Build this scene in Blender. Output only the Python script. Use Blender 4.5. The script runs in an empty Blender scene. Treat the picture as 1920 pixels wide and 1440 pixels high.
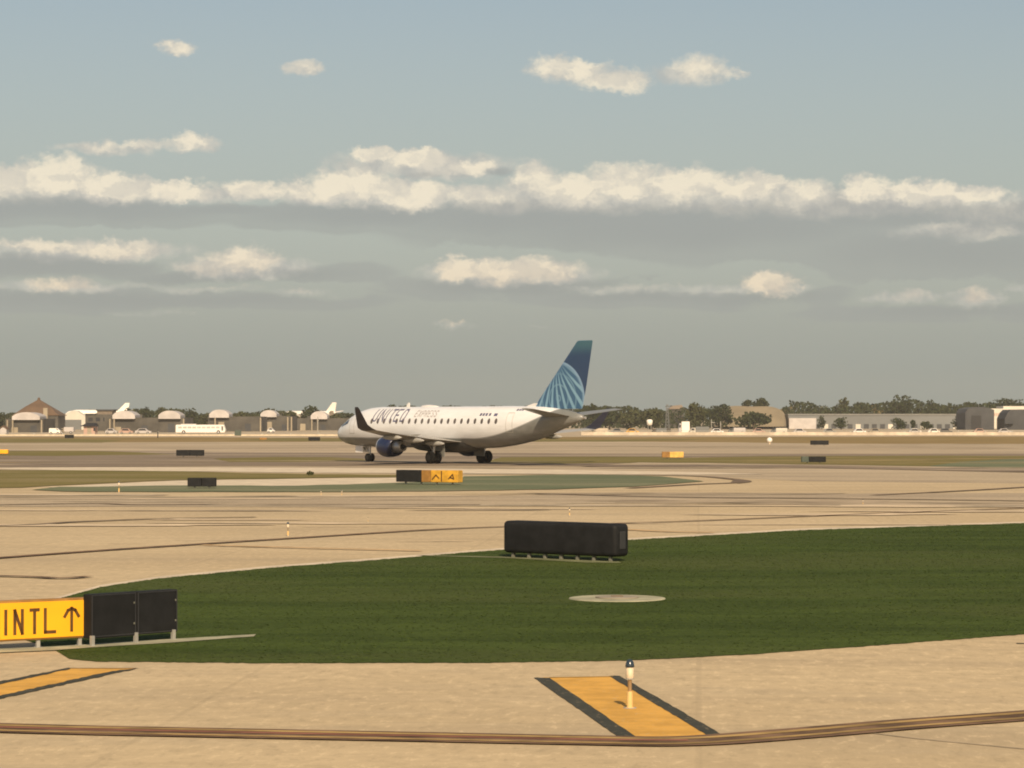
import bpy, bmesh, math, random
import numpy as np
from mathutils import Vector, Matrix
random.seed(7)
C = bpy.context.scene.collection
R = math.radians

# ------------------------------------------------------------------ camera
H = 3.47            # eye height of a passenger looking out of an aircraft window
F = 5000.0          # focal length in pixels of a 1920 px wide frame
HOR = 788.0         # row of the horizon
TH = math.atan((HOR - 720) / F)
cd = bpy.data.cameras.new('camera')
cd.sensor_width = 36.0
cd.lens = 36.0 * F / 1920
cd.clip_start = 0.5
cd.clip_end = 60000
cam = bpy.data.objects.new('camera', cd); C.objects.link(cam)
cam.location = (0, 0, H)
cam.rotation_euler = (math.pi / 2 + TH, 0, 0)
bpy.context.scene.camera = cam

# ------------------------------------------------------------------ render
sc = bpy.context.scene
sc.view_settings.view_transform = 'Standard'
sc.view_settings.look = 'None'
sc.view_settings.gamma = 1
sc.view_settings.exposure = 0.0
sc.view_settings.use_curve_mapping = False
sc.cycles.use_denoising = True
sc.cycles.filter_width = 1.9
sc.cycles.max_bounces = 6
sc.cycles.volume_bounces = 1

SUN_EL, SUN_AZ = 36.0, 9.0      # height, and how far right of straight behind the camera
# direction towards the sun
SD = Vector((math.sin(R(SUN_AZ)) * math.cos(R(SUN_EL)), -math.cos(R(SUN_AZ)) * math.cos(R(SUN_EL)), math.sin(R(SUN_EL))))
sl = bpy.data.lights.new('sun', 'SUN'); sl.energy = 4.8; sl.angle = R(0.6); sl.color = (1.0, 0.80, 0.56)
so = bpy.data.objects.new('sun', sl); C.objects.link(so)
so.rotation_euler = (-SD).to_track_quat('-Z', 'Y').to_euler()
so.location = (0, 0, 60)

# ------------------------------------------------------------------ node helpers
class NT:
    def __init__(s, nt): s.nt = nt
    def n(s, t, **k):
        nd = s.nt.nodes.new(t)
        for a, v in k.items(): setattr(nd, a, v)
        return nd
    def put(s, sock, v):
        if isinstance(v, bpy.types.NodeSocket): s.nt.links.new(v, sock)
        elif v is not None:
            if isinstance(v, (tuple, list)) and len(v) == 3 and sock.type == 'RGBA': v = (*v, 1)
            sock.default_value = v
    def m(s, op, a=None, b=None, c=None, clamp=False):
        nd = s.n('ShaderNodeMath', operation=op, use_clamp=clamp)
        for i, v in enumerate((a, b, c)):
            if v is not None: s.put(nd.inputs[i], v)
        return nd.outputs[0]
    def vm(s, op, a, b=None):
        nd = s.n('ShaderNodeVectorMath', operation=op)
        s.put(nd.inputs[0], a)
        if b is not None: s.put(nd.inputs[1], b)
        return nd.outputs['Value'] if op in ('LENGTH', 'DOT_PRODUCT', 'DISTANCE') else nd.outputs[0]
    def noise(s, vec, scale, detail=3, rough=0.55, col=False):
        nd = s.n('ShaderNodeTexNoise'); s.put(nd.inputs['Vector'], vec)
        nd.inputs['Scale'].default_value = scale; nd.inputs['Detail'].default_value = detail; nd.inputs['Roughness'].default_value = rough
        return nd.outputs['Color' if col else 'Fac']
    def rng(s, v, a, b, c=0.0, d=1.0, smooth=True):
        nd = s.n('ShaderNodeMapRange'); nd.interpolation_type = 'SMOOTHSTEP' if smooth else 'LINEAR'
        s.put(nd.inputs[0], v)
        for i, x in enumerate((a, b, c, d)): s.put(nd.inputs[i + 1], x)
        return nd.outputs[0]
    def mix(s, f, a, b, mode='MIX'):
        nd = s.n('ShaderNodeMix', data_type='RGBA', blend_type=mode)
        s.put(nd.inputs[0], f); s.put(nd.inputs[6], a); s.put(nd.inputs[7], b)
        return nd.outputs[2]
    def xyz(s, v):
        nd = s.n('ShaderNodeSeparateXYZ'); s.put(nd.inputs[0], v); return nd.outputs
    def comb(s, x, y, z=0.0):
        nd = s.n('ShaderNodeCombineXYZ')
        for i, v in enumerate((x, y, z)): s.put(nd.inputs[i], v)
        return nd.outputs[0]

# ------------------------------------------------------------------ world: sky and a field of small cumulus
w = bpy.data.worlds.new('World'); sc.world = w; w.use_nodes = True
w.node_tree.nodes.clear()
t = NT(w.node_tree)
lg = bpy.data.node_groups.new('cloud_lobe', 'ShaderNodeTree')
lg.interface.new_socket('P', in_out='INPUT', socket_type='NodeSocketVector')
lg.interface.new_socket('C', in_out='INPUT', socket_type='NodeSocketVector')
lg.interface.new_socket('S', in_out='INPUT', socket_type='NodeSocketVector')
lg.interface.new_socket('A', in_out='INPUT', socket_type='NodeSocketFloat')
lg.interface.new_socket('Prev', in_out='INPUT', socket_type='NodeSocketFloat')
lg.interface.new_socket('Out', in_out='OUTPUT', socket_type='NodeSocketFloat')
g = NT(lg); gi = g.n('NodeGroupInput'); go = g.n('NodeGroupOutput')
dv = g.vm('MULTIPLY', g.vm('SUBTRACT', gi.outputs[0], gi.outputs[1]), gi.outputs[2])
dd = g.vm('DOT_PRODUCT', dv, dv)
val = g.m('SUBTRACT', gi.outputs[3], dd)
g.put(go.inputs[0], g.m('MAXIMUM', val, gi.outputs[4]))

sky = t.n('ShaderNodeTexSky', sky_type='NISHITA')
sky.sun_disc = False
sky.sun_elevation = R(SUN_EL)
# rotation: 0 puts the sun at +Y, growing clockwise seen from above
sky.sun_rotation = math.atan2(SD.x, SD.y)
sky.altitude = 200; sky.air_density = 1.0; sky.dust_density = 2.0; sky.ozone_density = 1.0
geo = t.n('ShaderNodeTexCoord')
dx, dy, dz = t.xyz(geo.outputs['Generated'])
az = t.m('MULTIPLY', t.m('ARCTAN2', dx, dy), F / 100)
el = t.m('MULTIPLY', t.m('ARCSINE', dz), F / 100)
P0 = t.comb(az, el)
n1 = t.vm('SUBTRACT', t.noise(t.vm('MULTIPLY', P0, (1, 1.6, 1)), 1.5, 5, 0.6, True), (0.5, 0.5, 0.5))
P1 = t.vm('ADD', P0, t.vm('MULTIPLY', n1, (0.95, 0.50, 0)))
n3 = t.vm('SUBTRACT', t.noise(t.vm('MULTIPLY', P0, (1, 1.2, 1)), 5.5, 4, 0.65, True), (0.5, 0.5, 0.5))
P1 = t.vm('ADD', P1, t.vm('MULTIPLY', n3, (0.30, 0.22, 0)))
n2 = t.vm('SUBTRACT', t.noise(P0, 0.5, 3, 0.5, True), (0.5, 0.5, 0.5))
P2 = t.vm('ADD', P0, t.vm('MULTIPLY', n2, (1.2, 0.5, 0)))
def lobes(P, lst):
    prev = -3.0
    for (cx, cy, rx, ry, *a) in lst:
        nd = t.n('ShaderNodeGroup'); nd.node_tree = lg
        t.put(nd.inputs[0], P)
        nd.inputs[1].default_value = ((cx - 960) / 100, (HOR - cy) / 100, 0)
        nd.inputs[2].default_value = (100 / (rx * (1.1 if lst is WHITE else 1)), 100 / (ry * (1.12 if lst is WHITE else 1)), 0)
        nd.inputs[3].default_value = a[0] if a else 1.0
        t.put(nd.inputs[4], prev)
        prev = nd.outputs[0]
    return prev
WHITE = [(110,338,90,36),(15,350,60,30),(215,355,85,26),(330,363,90,18),(475,363,52,20),(560,358,45,22,.7),
 (655,352,85,36),(770,366,95,28),(700,290,40,15),(790,298,65,18),(875,312,60,16,.8),(900,362,80,24,.7),
 (1005,335,46,36),(1075,360,75,32),(1170,345,85,32),(1280,345,100,34),(1400,352,80,28),(1510,368,52,30,.8),
 (1620,356,52,26),(1720,364,95,24),(1825,370,62,18),
 (1070,132,74,26),(1150,155,72,24,.85),(1310,128,66,32,.6),(1375,145,34,15,.45),
 (328,98,40,14,.6),(572,131,46,18,.55),(190,277,44,15,.55),(275,275,64,13,.6),(355,270,44,18,.7),
 (90,464,120,18,.6),(225,470,125,20,.7),(462,490,85,26,.85),(385,505,70,16,.5),(120,540,75,18,.6),(420,538,180,9,.0),(560,548,70,12,.1),
 (868,504,48,24),(970,508,125,25,.95),(1440,534,56,24,.95),(1200,540,180,10,.05),
 (1815,558,52,22,.4),(1695,560,70,18,.2),(1760,428,70,16,.2),(1860,440,90,16,.2),(340,585,80,10,-.1),(850,605,45,9,.15)]
GREY = [(110,392,290,24),(420,392,190,12,.6),(700,398,190,24,1.1),(1010,404,230,32,1.2),(1290,418,330,44,1.2),(1620,402,300,34,1.1),(1850,420,180,40,.9),
 (90,500,240,24,.8),(440,518,210,15,.8),(180,560,260,18,.6),(430,566,200,12,.4),(960,536,170,20,1),(1180,560,160,14,.5),(1400,560,180,14,.5),(1780,470,260,44,.7),
 (880,328,120,10,.7),(1780,590,200,14,.3)]
MID = [(40,358,210,34),(230,366,200,24),(420,368,160,22,.8),(600,364,120,26),(760,368,180,32),(960,370,160,34),(1150,368,200,38),(1380,372,220,36),(1560,384,170,34,.9),(1720,376,170,30),(1860,400,160,40,.7),
 (790,310,190,30,1),(200,284,130,14,.7),(360,276,60,18,.7),(170,474,240,24,.8),(460,502,150,26,.9),(120,544,160,16,.7),(340,542,260,14,.25),(560,550,110,16,.3),
 (960,514,180,26),(1150,542,190,14,.35),(1350,545,190,16,.4),(1440,542,90,20,.7),(1690,562,100,20,.5),(1815,562,80,24,.6),(1800,436,190,26,.6),(1910,548,40,14,.4),
 (1110,148,130,26,.6),(1300,140,110,28,.7),(328,102,54,14,.6),(572,134,60,16,.6),(280,588,180,14,.1),(850,608,70,12,.2),(1010,612,60,9,.1)]
wh = lobes(P1, WHITE)
gr = lobes(P2, GREY)
md = lobes(t.vm('ADD', P0, t.vm('MULTIPLY', n1, (1.2, 0.42, 0))), MID)
fine = t.noise(P0, 5.5, 5, 0.65)
dens = t.m('ADD', wh, t.m('MULTIPLY', t.m('SUBTRACT', fine, 0.5), 0.75))
wa = t.rng(dens, -0.22, 0.75)
ma = t.rng(t.m('ADD', md, t.m('MULTIPLY', t.m('SUBTRACT', fine, 0.5), 0.7)), -0.25, 0.9)
ga = t.m('MULTIPLY', t.rng(gr, -1.0, 1.25), 0.55)
# clear sky: the physical sky, greyed by the haze layer low down
hz = t.m('POWER', t.m('SUBTRACT', 1.0, t.rng(el, 1.2, 9.0, 0.0, 1.0, False)), 1.15)
skyc = t.vm('MULTIPLY', sky.outputs[0], (0.106, 0.0925, 0.0795))
hazec = t.mix(t.rng(el, 0.0, 3.6), (0.325, 0.340, 0.300), (0.400, 0.430, 0.402))
base = t.mix(t.m('MULTIPLY', hz, 0.93, clamp=True), skyc, hazec)
base = t.mix(ga, base, t.mix(t.rng(el, 2.0, 4.6), (0.315, 0.325, 0.300), (0.335, 0.352, 0.350)))
puff = t.noise(t.vm('ADD', P0, (3.1, 0.2, 0)), 3.0, 5, 0.6)
puff2 = t.noise(t.vm('ADD', t.vm('MULTIPLY', P1, (1, 1.5, 1)), (7.7, 1.2, 0)), 1.6, 4, 0.55)
lit = t.m('ADD', t.m('MULTIPLY', t.rng(puff2, 0.40, 0.60), 0.75), t.m('MULTIPLY', t.rng(t.m('ADD', dens, puff), 0.6, 1.5), 0.45), clamp=True)
cc = t.mix(lit, (0.60, 0.57, 0.50), (0.88, 0.79, 0.62))
warm = t.mix(t.rng(el, 1.8, 3.9), (0.93, 0.86, 0.80), (1, 1, 1))
cc = t.mix(1.0, cc, warm, 'MULTIPLY')
base = t.mix(t.m('MULTIPLY', ma, 0.86), base, t.mix(t.rng(puff, .35, .65), (0.50, 0.49, 0.45), (0.66, 0.62, 0.53)))
base = t.mix(t.m('MULTIPLY', wa, 0.92), base, cc)
base = t.mix(t.m('MULTIPLY', t.rng(t.m('SUBTRACT', gr, t.m('MULTIPLY', wh, 0.9)), -0.2, 1.4), 0.45), base, (0.345, 0.352, 0.335))
bg = t.n('ShaderNodeBackground'); t.put(bg.inputs[0], base); bg.inputs[1].default_value = 1.0
t.put(t.n('ShaderNodeOutputWorld').inputs[0], bg.outputs[0])
w.cycles.sampling_method = 'MANUAL'; w.cycles.sample_map_resolution = 512

# ------------------------------------------------------------------ materials
def new_mat(name):
    m = bpy.data.materials.new(name); m.use_nodes = True
    m.node_tree.nodes.clear()
    k = NT(m.node_tree); b = k.n('ShaderNodeBsdfPrincipled'); o = k.n('ShaderNodeOutputMaterial')
    k.put(o.inputs[0], b.outputs[0])
    return m, k, b
def mat(name, col, rough=0.6, var=0.12, scale=2.0, metal=0.0, spec=0.5, coat=0.0, bump=0.0):
    m, k, b = new_mat(name)
    co = k.n('ShaderNodeTexCoord').outputs['Object']
    n = k.noise(co, scale, 4, 0.6)
    lo = tuple(c * (1 - var) for c in col); hi = tuple(min(1, c * (1 + var)) for c in col)
    k.put(b.inputs['Base Color'], k.mix(k.rng(n, 0.3, 0.7), lo, hi))
    b.inputs['Roughness'].default_value = rough; b.inputs['Metallic'].default_value = metal
    b.inputs['Specular IOR Level'].default_value = spec; b.inputs['Coat Weight'].default_value = coat
    if bump:
        bn = k.n('ShaderNodeBump'); bn.inputs['Strength'].default_value = bump; bn.inputs['Distance'].default_value = 0.02
        k.put(bn.inputs['Height'], k.noise(co, scale * 12, 3)); k.put(b.inputs['Normal'], bn.outputs[0])
    return m
def pavement(name, col, col2, joint=0.35, slab=6.1, rot=0.0, stain=0.0):
    m, k, b = new_mat(name)
    co = k.n('ShaderNodeTexCoord').outputs['Object']
    mp = k.n('ShaderNodeMapping'); k.put(mp.inputs[0], co); mp.inputs['Rotation'].default_value = (0, 0, rot)
    v = mp.outputs[0]
    c = k.mix(k.rng(k.noise(v, 0.06, 5, 0.6), 0.34, 0.68), col, col2)
    # traffic film that runs along the slabs
    st = k.noise(k.vm('MULTIPLY', v, (0.02, 0.32, 1)), 1.0, 4, 0.6)
    c = k.mix(k.m('MULTIPLY', k.rng(st, 0.47, 0.70), 0.30 + stain), c, (0.20, 0.165, 0.13))
    if stain:
        s2 = k.noise(k.vm('MULTIPLY', v, (0.011, 0.062, 1)), 1.0, 5, 0.62)
        c = k.mix(k.m('MULTIPLY', k.rng(s2, 0.53, 0.62), 0.34), c, (0.21, 0.165, 0.125))
        c = k.mix(k.m('MULTIPLY', k.rng(s2, 0.47, 0.40), 0.50), c, (0.56, 0.46, 0.33))
    sp = k.noise(v, 1.7, 6, 0.7)
    c = k.mix(k.m('MULTIPLY', k.rng(sp, 0.40, 0.64), 0.42), c, tuple(x * 0.72 for x in col))
    # small pale and dark patches, broom marks and spalls
    sm = k.noise(k.vm('MULTIPLY', v, (2.2, 0.8, 1)), 2.6, 4, 0.75)
    c = k.mix(k.m('MULTIPLY', k.rng(sm, 0.53, 0.66), 0.42), c, tuple(min(1, x * 1.35) for x in col))
    c = k.mix(k.m('MULTIPLY', k.rng(sm, 0.47, 0.33), 0.48), c, tuple(x * 0.6 for x in col))
    pt = k.noise(k.vm('MULTIPLY', v, (0.35, 1.3, 1)), 0.55, 6, 0.72)
    c = k.mix(k.m('MULTIPLY', k.rng(pt, 0.50, 0.66), 0.34), c, tuple(x * y for x, y in zip(col, (0.74, 0.76, 0.82))))
    c = k.mix(k.m('MULTIPLY', k.rng(pt, 0.45, 0.33), 0.22), c, tuple(min(1, x * 1.22) for x in col))
    if joint:
        x, y, _ = k.xyz(v)
        for a in (x, y):
            f = k.m('PINGPONG', a, slab / 2)
            c = k.mix(k.m('MULTIPLY', k.rng(f, 0.055, 0.02), joint), c, (0.11, 0.085, 0.06))
        # each slab poured a slightly different tone
        wn = k.n('ShaderNodeTexWhiteNoise', noise_dimensions='2D')
        k.put(wn.inputs['Vector'], k.vm('FLOOR', k.vm('MULTIPLY', v, (1 / slab, 1 / slab, 1))))
        c = k.mix(k.m('MULTIPLY', wn.outputs['Value'], 0.16), c, tuple(x * 0.62 for x in col))
    k.put(b.inputs['Base Color'], c)
    b.inputs['Roughness'].default_value = 0.9; b.inputs['Specular IOR Level'].default_value = 0.2
    return m
def turf(name, a, b_, c_=None, sx=1.0, sy=0.25, sc_=0.35):
    m, k, b = new_mat(name)
    co = k.n('ShaderNodeTexCoord').outputs['Object']
    c = k.mix(k.rng(k.noise(k.vm('MULTIPLY', co, (sx, sy, 1)), sc_, 5, 0.62), 0.33, 0.67), a, b_)
    if c_: c = k.mix(k.m('MULTIPLY', k.rng(k.noise(k.vm('MULTIPLY', co, (0.05, 0.12, 1)), 1.0, 4), 0.48, 0.66), 0.8), c, c_)
    c = k.mix(k.m('MULTIPLY', k.rng(k.noise(co, 4.0, 4, 0.7), 0.42, 0.65), 0.35), c, tuple(x * 0.55 for x in a))
    k.put(b.inputs['Base Color'], c)
    b.inputs['Roughness'].default_value = 0.95; b.inputs['Specular IOR Level'].default_value = 0.1
    return m
def leaf_mat(name, a, b_):
    m, k, b = new_mat(name)
    rnd = k.n('ShaderNodeNewGeometry').outputs['Random Per Island']
    co = k.n('ShaderNodeTexCoord').outputs['Object']
    c = k.mix(k.m('MULTIPLY', k.m('ADD', rnd, k.rng(k.noise(co, 0.5, 2), 0.35, 0.65)), 0.5), a, b_)
    k.put(b.inputs['Base Color'], c); b.inputs['Roughness'].default_value = 0.85
    b.inputs['Specular IOR Level'].default_value = 0.15
    return m

M = {}
M['concrete'] = pavement('concrete', (0.585, 0.465, 0.285), (0.525, 0.41, 0.245), 0.10, 6.1, R(4))
M['far_concrete'] = pavement('far_concrete', (0.50, 0.405, 0.27), (0.39, 0.315, 0.215), 0.0, 7.6, R(-1), 0.25)
M['asphalt'] = pavement('asphalt', (0.215, 0.17, 0.12), (0.30, 0.235, 0.16), 0.0, 7.6, 0, 0.2)
M['moss'] = mat('mossy_edge', (0.17, 0.18, 0.09), 0.9, 0.3, 1.5, spec=0.2)
M['pad'] = mat('mossy_pad', (0.36, 0.345, 0.235), 0.9, 0.25, 1.5, spec=0.2)
M['pale'] = mat('pale_concrete', (0.62, 0.53, 0.39), 0.9, 0.15, 0.8, spec=0.2)
M['lawn'] = turf('lawn', (0.038, 0.059, 0.0085), (0.066, 0.096, 0.017), (0.076, 0.094, 0.024), 0.12, 0.6, 1.0)
M['dry'] = turf('dry_grass', (0.29, 0.205, 0.085), (0.22, 0.165, 0.065), (0.33, 0.24, 0.11), 0.2, 1.0, 0.12)
M['olive'] = turf('olive_grass', (0.165, 0.145, 0.045), (0.22, 0.18, 0.065), (0.26, 0.21, 0.10), 0.2, 1.0, 0.15)
M['teal'] = turf('cool_grass', (0.125, 0.15, 0.085), (0.18, 0.195, 0.11), (0.24, 0.23, 0.14), 0.3, 1.0, 0.2)
M['blade'] = leaf_mat('grass_blade', (0.046, 0.069, 0.011), (0.063, 0.091, 0.017))
M['leaf_dark'] = leaf_mat('leaf_dark', (0.022, 0.030, 0.013), (0.046, 0.056, 0.022))
M['leaf_mid'] = leaf_mat('leaf_mid', (0.034, 0.042, 0.016), (0.078, 0.082, 0.034))
M['leaf_dry'] = leaf_mat('leaf_dry', (0.12, 0.10, 0.045), (0.22, 0.18, 0.09))
M['bark'] = mat('bark', (0.08, 0.06, 0.04), 0.9)
def worn(name, col, under, amt=.5):
    m, k, b = new_mat(name)
    co = k.n('ShaderNodeTexCoord').outputs['Object']
    c = k.mix(k.rng(k.noise(co, 2.0, 5, .65), .35, .65), tuple(x * .86 for x in col), tuple(min(1, x * 1.1) for x in col))
    wv = k.noise(k.vm('MULTIPLY', co, (1.6, .7, 1)), 6.5, 5, .75)
    c = k.mix(k.m('MULTIPLY', k.rng(wv, .56, .66), amt), c, under)
    c = k.mix(k.m('MULTIPLY', k.rng(wv, .40, .30), amt * .6), c, tuple(x * .6 for x in col))
    k.put(b.inputs['Base Color'], c); b.inputs['Roughness'].default_value = .85; b.inputs['Specular IOR Level'].default_value = .2
    return m
M['yellow_paint'] = worn('yellow_paint', (0.66, 0.37, 0.078), (0.56, .44, .26), .35)
M['black_paint'] = worn('black_paint', (0.055, 0.056, 0.042), (0.30, .24, .15), .5)
M['brown_line'] = mat('worn_line', (0.17, 0.105, 0.062), 0.9, 0.45, 1.2, spec=0.2)
M['worn_yellow'] = mat('worn_yellow', (0.36, 0.24, 0.09), 0.85, 0.4, 0.9, spec=0.2)
M['red_line'] = mat('faded_red', (0.30, 0.13, 0.085), 0.9, 0.4, 0.5, spec=0.2)
M['seal'] = mat('joint_sealer', (0.17, 0.125, 0.085), 0.9, 0.3, 0.6, spec=0.2)
M['orange_line'] = mat('faded_orange', (0.50, 0.31, 0.14), 0.9, 0.25, 0.6, spec=0.2)
M['sign_yellow'] = mat('sign_yellow', (0.90, 0.43, 0.009), 0.45, 0.05, 1.5)
M['sign_pale'] = mat('sign_pale', (0.72, 0.42, 0.09), .5, .2, 2.5)
M['sign_amber'] = mat('sign_amber', (0.62, 0.33, 0.03), 0.5, 0.2, 2.5)
M['sign_black'] = mat('sign_black', (0.013, 0.0135, 0.014), 0.7, 0.25, 3.0, spec=0.2)
M['sign_rim'] = mat('sign_rim', (0.30, 0.15, 0.03), 0.6, 0.2, 3.0)
M['letter'] = mat('sign_letter', (0.10, 0.042, 0.006), 0.7, 0.25, 4.0)
M['dull_leg'] = mat('dull_leg', (.17, .17, .13), .8)
M['galv'] = mat('galvanised', (0.36, 0.35, 0.31), 0.5, 0.15, 6.0, metal=0.2)
M['white'] = mat('white_paint', (0.80, 0.77, 0.72), 0.35, 0.04, 0.6, coat=0.2)
M['bright'] = mat('bright_white', (0.88, 0.83, 0.74), 0.4, 0.04, 0.6)
M['pinkwhite'] = mat('pink_white', (0.50, 0.465, 0.44), 0.6, 0.12, 0.3)
M['grey_paint'] = mat('grey_paint', (0.22, 0.22, 0.20), 0.4, 0.1, 0.6, coat=0.2)
M['wing_top'] = mat('wing_grey', (0.38, 0.37, 0.34), 0.4, 0.1, 0.8)
M['belly'] = mat('belly_shade', (0.045, 0.045, 0.042), 0.5, 0.2, 1.0)  # near-black base colour paints in the shade under the fuselage
M['hub'] = mat('hub_grey', (0.022, 0.021, 0.02), 0.7, spec=.2)
M['navy'] = mat('navy_paint', (0.014, 0.022, 0.062), 0.3, 0.1, 1.0, coat=0.4)
M['winglet'] = mat('winglet_paint', (0.030, 0.027, 0.035), 0.45, 0.15, 1.0)
M['metal'] = mat('bare_metal', (0.55, 0.52, 0.48), 0.35, 0.1, 2.0, metal=0.6)
M['lip'] = mat('inlet_lip', (0.85, 0.80, 0.76), 0.3, 0.05, 2.0, metal=0.3)
M['rubber'] = mat('rubber', (0.009, 0.009, 0.009), 0.9, 0.2, 3.0, spec=0.1)
M['glass'] = mat('dark_glass', (0.035, 0.035, 0.040), 0.15, 0.1, 2.0)
M['cabin_glass'] = mat('cabin_glass', (0.13, 0.11, 0.095), 0.3, 0.3, 1.0)
M['soot'] = mat('soot_black', (0.018, 0.018, 0.02), 0.7)
M['title_blue'] = mat('title_blue', (0.12, 0.115, 0.19), 0.4, 0.2, 1.0)
M['title_grey'] = mat('title_grey', (0.42, 0.38, 0.36), 0.5, 0.1, 1.0)
M['seam'] = mat('door_seam', (0.45, 0.42, 0.36), 0.5)
M['roof_brown'] = mat('roof_brown', (0.130, 0.080, 0.045), 0.8, 0.2, 0.15)
M['wall_dark'] = mat('wall_dark', (0.078, 0.072, 0.060), 0.8, 0.35, 0.16)
M['wall_tan'] = mat('wall_tan', (0.33, 0.28, 0.20), 0.8, 0.15, 0.2)
M['wall_bluegrey'] = mat('wall_bluegrey', (0.17, 0.178, 0.175), 0.8, 0.12, 0.05)
M['hill_tan'] = mat('hill_tan', (0.27, 0.215, 0.13), 0.9, 0.2, 0.05)
M['wall_slate'] = mat('wall_slate', (0.055, 0.058, 0.062), 0.8, 0.25, 0.12)
M['wall_pink'] = mat('wall_pink', (0.50, 0.33, 0.26), 0.8, 0.15, 0.2)
M['wall_white'] = mat('wall_white', (0.62, 0.58, 0.49), 0.7, 0.08, 0.2)
M['barrier'] = mat('barrier_concrete', (0.55, 0.47, 0.36), 0.9, 0.25, 0.25)
M['lens_blue'] = mat('blue_lens', (0.03, 0.045, 0.06), 0.2, 0.1, 5)
M['cream'] = mat('cream_paint', (0.66, 0.53, 0.36), 0.5, 0.08, 8)
M['stake_yellow'] = mat('stake_yellow', (0.70, 0.45, 0.16), 0.5, 0.08, 8)
M['orange'] = mat('safety_orange', (0.62, 0.24, 0.06), 0.6)
M['dark_green'] = mat('dark_green_paint', (0.06, 0.08, 0.06), 0.6)

# ------------------------------------------------------------------ geometry helpers
def ray(px, py):
    a, b = (px - 960) / F, (720 - py) / F
    return Vector((a, math.cos(TH) - b * math.sin(TH), math.sin(TH) + b * math.cos(TH)))
def G(px, py, z=0.0):
    r = ray(px, py); k = (z - H) / r.z
    return Vector((r.x * k, r.y * k, z))
def AT(px, py, Y):
    r = ray(px, py); k = Y / r.y
    return Vector((r.x * k, Y, H + r.z * k))
def XA(px, Y): return (px - 960) / F * Y
def ZA(py, Y): return AT(960, py, Y).z
def dist(py): return G(960, py).y

def mesh_obj(name, verts, faces, m, parent=None, smooth=False, loc=None):
    me = bpy.data.meshes.new(name)
    me.from_pydata([tuple(v) for v in verts], [], faces); me.update()
    ms = m if isinstance(m, (list, tuple)) else [m]
    for x in ms: me.materials.append(x)
    o = bpy.data.objects.new(name, me); C.objects.link(o)
    if smooth: me.polygons.foreach_set('use_smooth', [True] * len(me.polygons))
    if parent: o.parent = parent
    if loc is not None: o.location = loc
    return o
class MB:
    def __init__(s): s.v = []; s.f = []
    def add(s, v, f):
        n = len(s.v); s.v += [Vector(x) for x in v]; s.f += [tuple(i + n for i in q) for q in f]; return s
    def box(s, x0, x1, y0, y1, z0, z1):
        return s.add([(x0,y0,z0),(x1,y0,z0),(x1,y1,z0),(x0,y1,z0),(x0,y0,z1),(x1,y0,z1),(x1,y1,z1),(x0,y1,z1)],
                     [(0,3,2,1),(4,5,6,7),(0,1,5,4),(1,2,6,5),(2,3,7,6),(3,0,4,7)])
    def prism(s, pts, y0, y1):      # outline in x,z given counter-clockwise seen from -y
        n = len(pts)
        v = [(x, y0, z) for x, z in pts] + [(x, y1, z) for x, z in pts]
        f = [tuple(range(n)), tuple(range(2 * n - 1, n - 1, -1))] + [((i + 1) % n, i, n + i, n + (i + 1) % n) for i in range(n)]
        return s.add(v, f)
    def rings(s, rings, cap=True):
        n = len(rings[0]); b = len(s.v)
        for r in rings: s.v += [Vector(p) for p in r]
        for i in range(len(rings) - 1):
            for j in range(n):
                a = b + i * n + j; c = b + i * n + (j + 1) % n
                s.f.append((a, c, c + n, a + n))
        if cap:
            s.f.append(tuple(b + j for j in reversed(range(n)))); k = b + (len(rings) - 1) * n
            s.f.append(tuple(k + j for j in range(n)))
        return s
    def tube(s, p0, p1, r0, r1=None, n=10):
        p0, p1 = Vector(p0), Vector(p1); r1 = r0 if r1 is None else r1
        d = (p1 - p0).normalized(); u = d.orthogonal().normalized(); w_ = d.cross(u)
        return s.rings([[p + (u * math.cos(a) + w_ * math.sin(a)) * r for a in [2 * math.pi * i / n for i in range(n)]] for p, r in ((p0, r0), (p1, r1))])
    def lathe(s, prof, n=16, c=(0, 0, 0)):
        c = Vector(c)
        return s.rings([[c + Vector((r * math.cos(a), r * math.sin(a), z)) for a in [2 * math.pi * i / n for i in range(n)]] for z, r in prof])
    def build(s, name, m, parent=None, smooth=False, bevel=0.0, loc=None, seg=2):
        o = mesh_obj(name, s.v, s.f, m, parent, smooth, loc)
        bm = bmesh.new(); bm.from_mesh(o.data)
        bmesh.ops.recalc_face_normals(bm, faces=bm.faces)
        if bevel:
            bmesh.ops.bevel(bm, geom=[e for e in bm.edges], offset=bevel, segments=seg, affect='EDGES', profile=0.5)
        bm.to_mesh(o.data); bm.free()
        return o
def thing(name, label, cat, loc=(0, 0, 0), rz=0.0, group=None):
    o = bpy.data.objects.new(name, None); C.objects.link(o)
    o.empty_display_size = 0.5
    o.location = loc; o.rotation_euler = (0, 0, rz)
    return tag(o, label, cat, group)
def tag(o, label, cat, group=None):
    o['label'] = label; o['category'] = cat
    if group: o['group'] = group
    return o
def dup(root, loc, rz, label):
    r = root.copy(); C.objects.link(r); r.location = loc; r.rotation_euler = (0, 0, rz); r['label'] = label
    for ch in list(root.children):
        c = ch.copy(); C.objects.link(c); c.parent = r
        for gch in ch.children:
            d = gch.copy(); C.objects.link(d); d.parent = c
    return r

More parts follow.
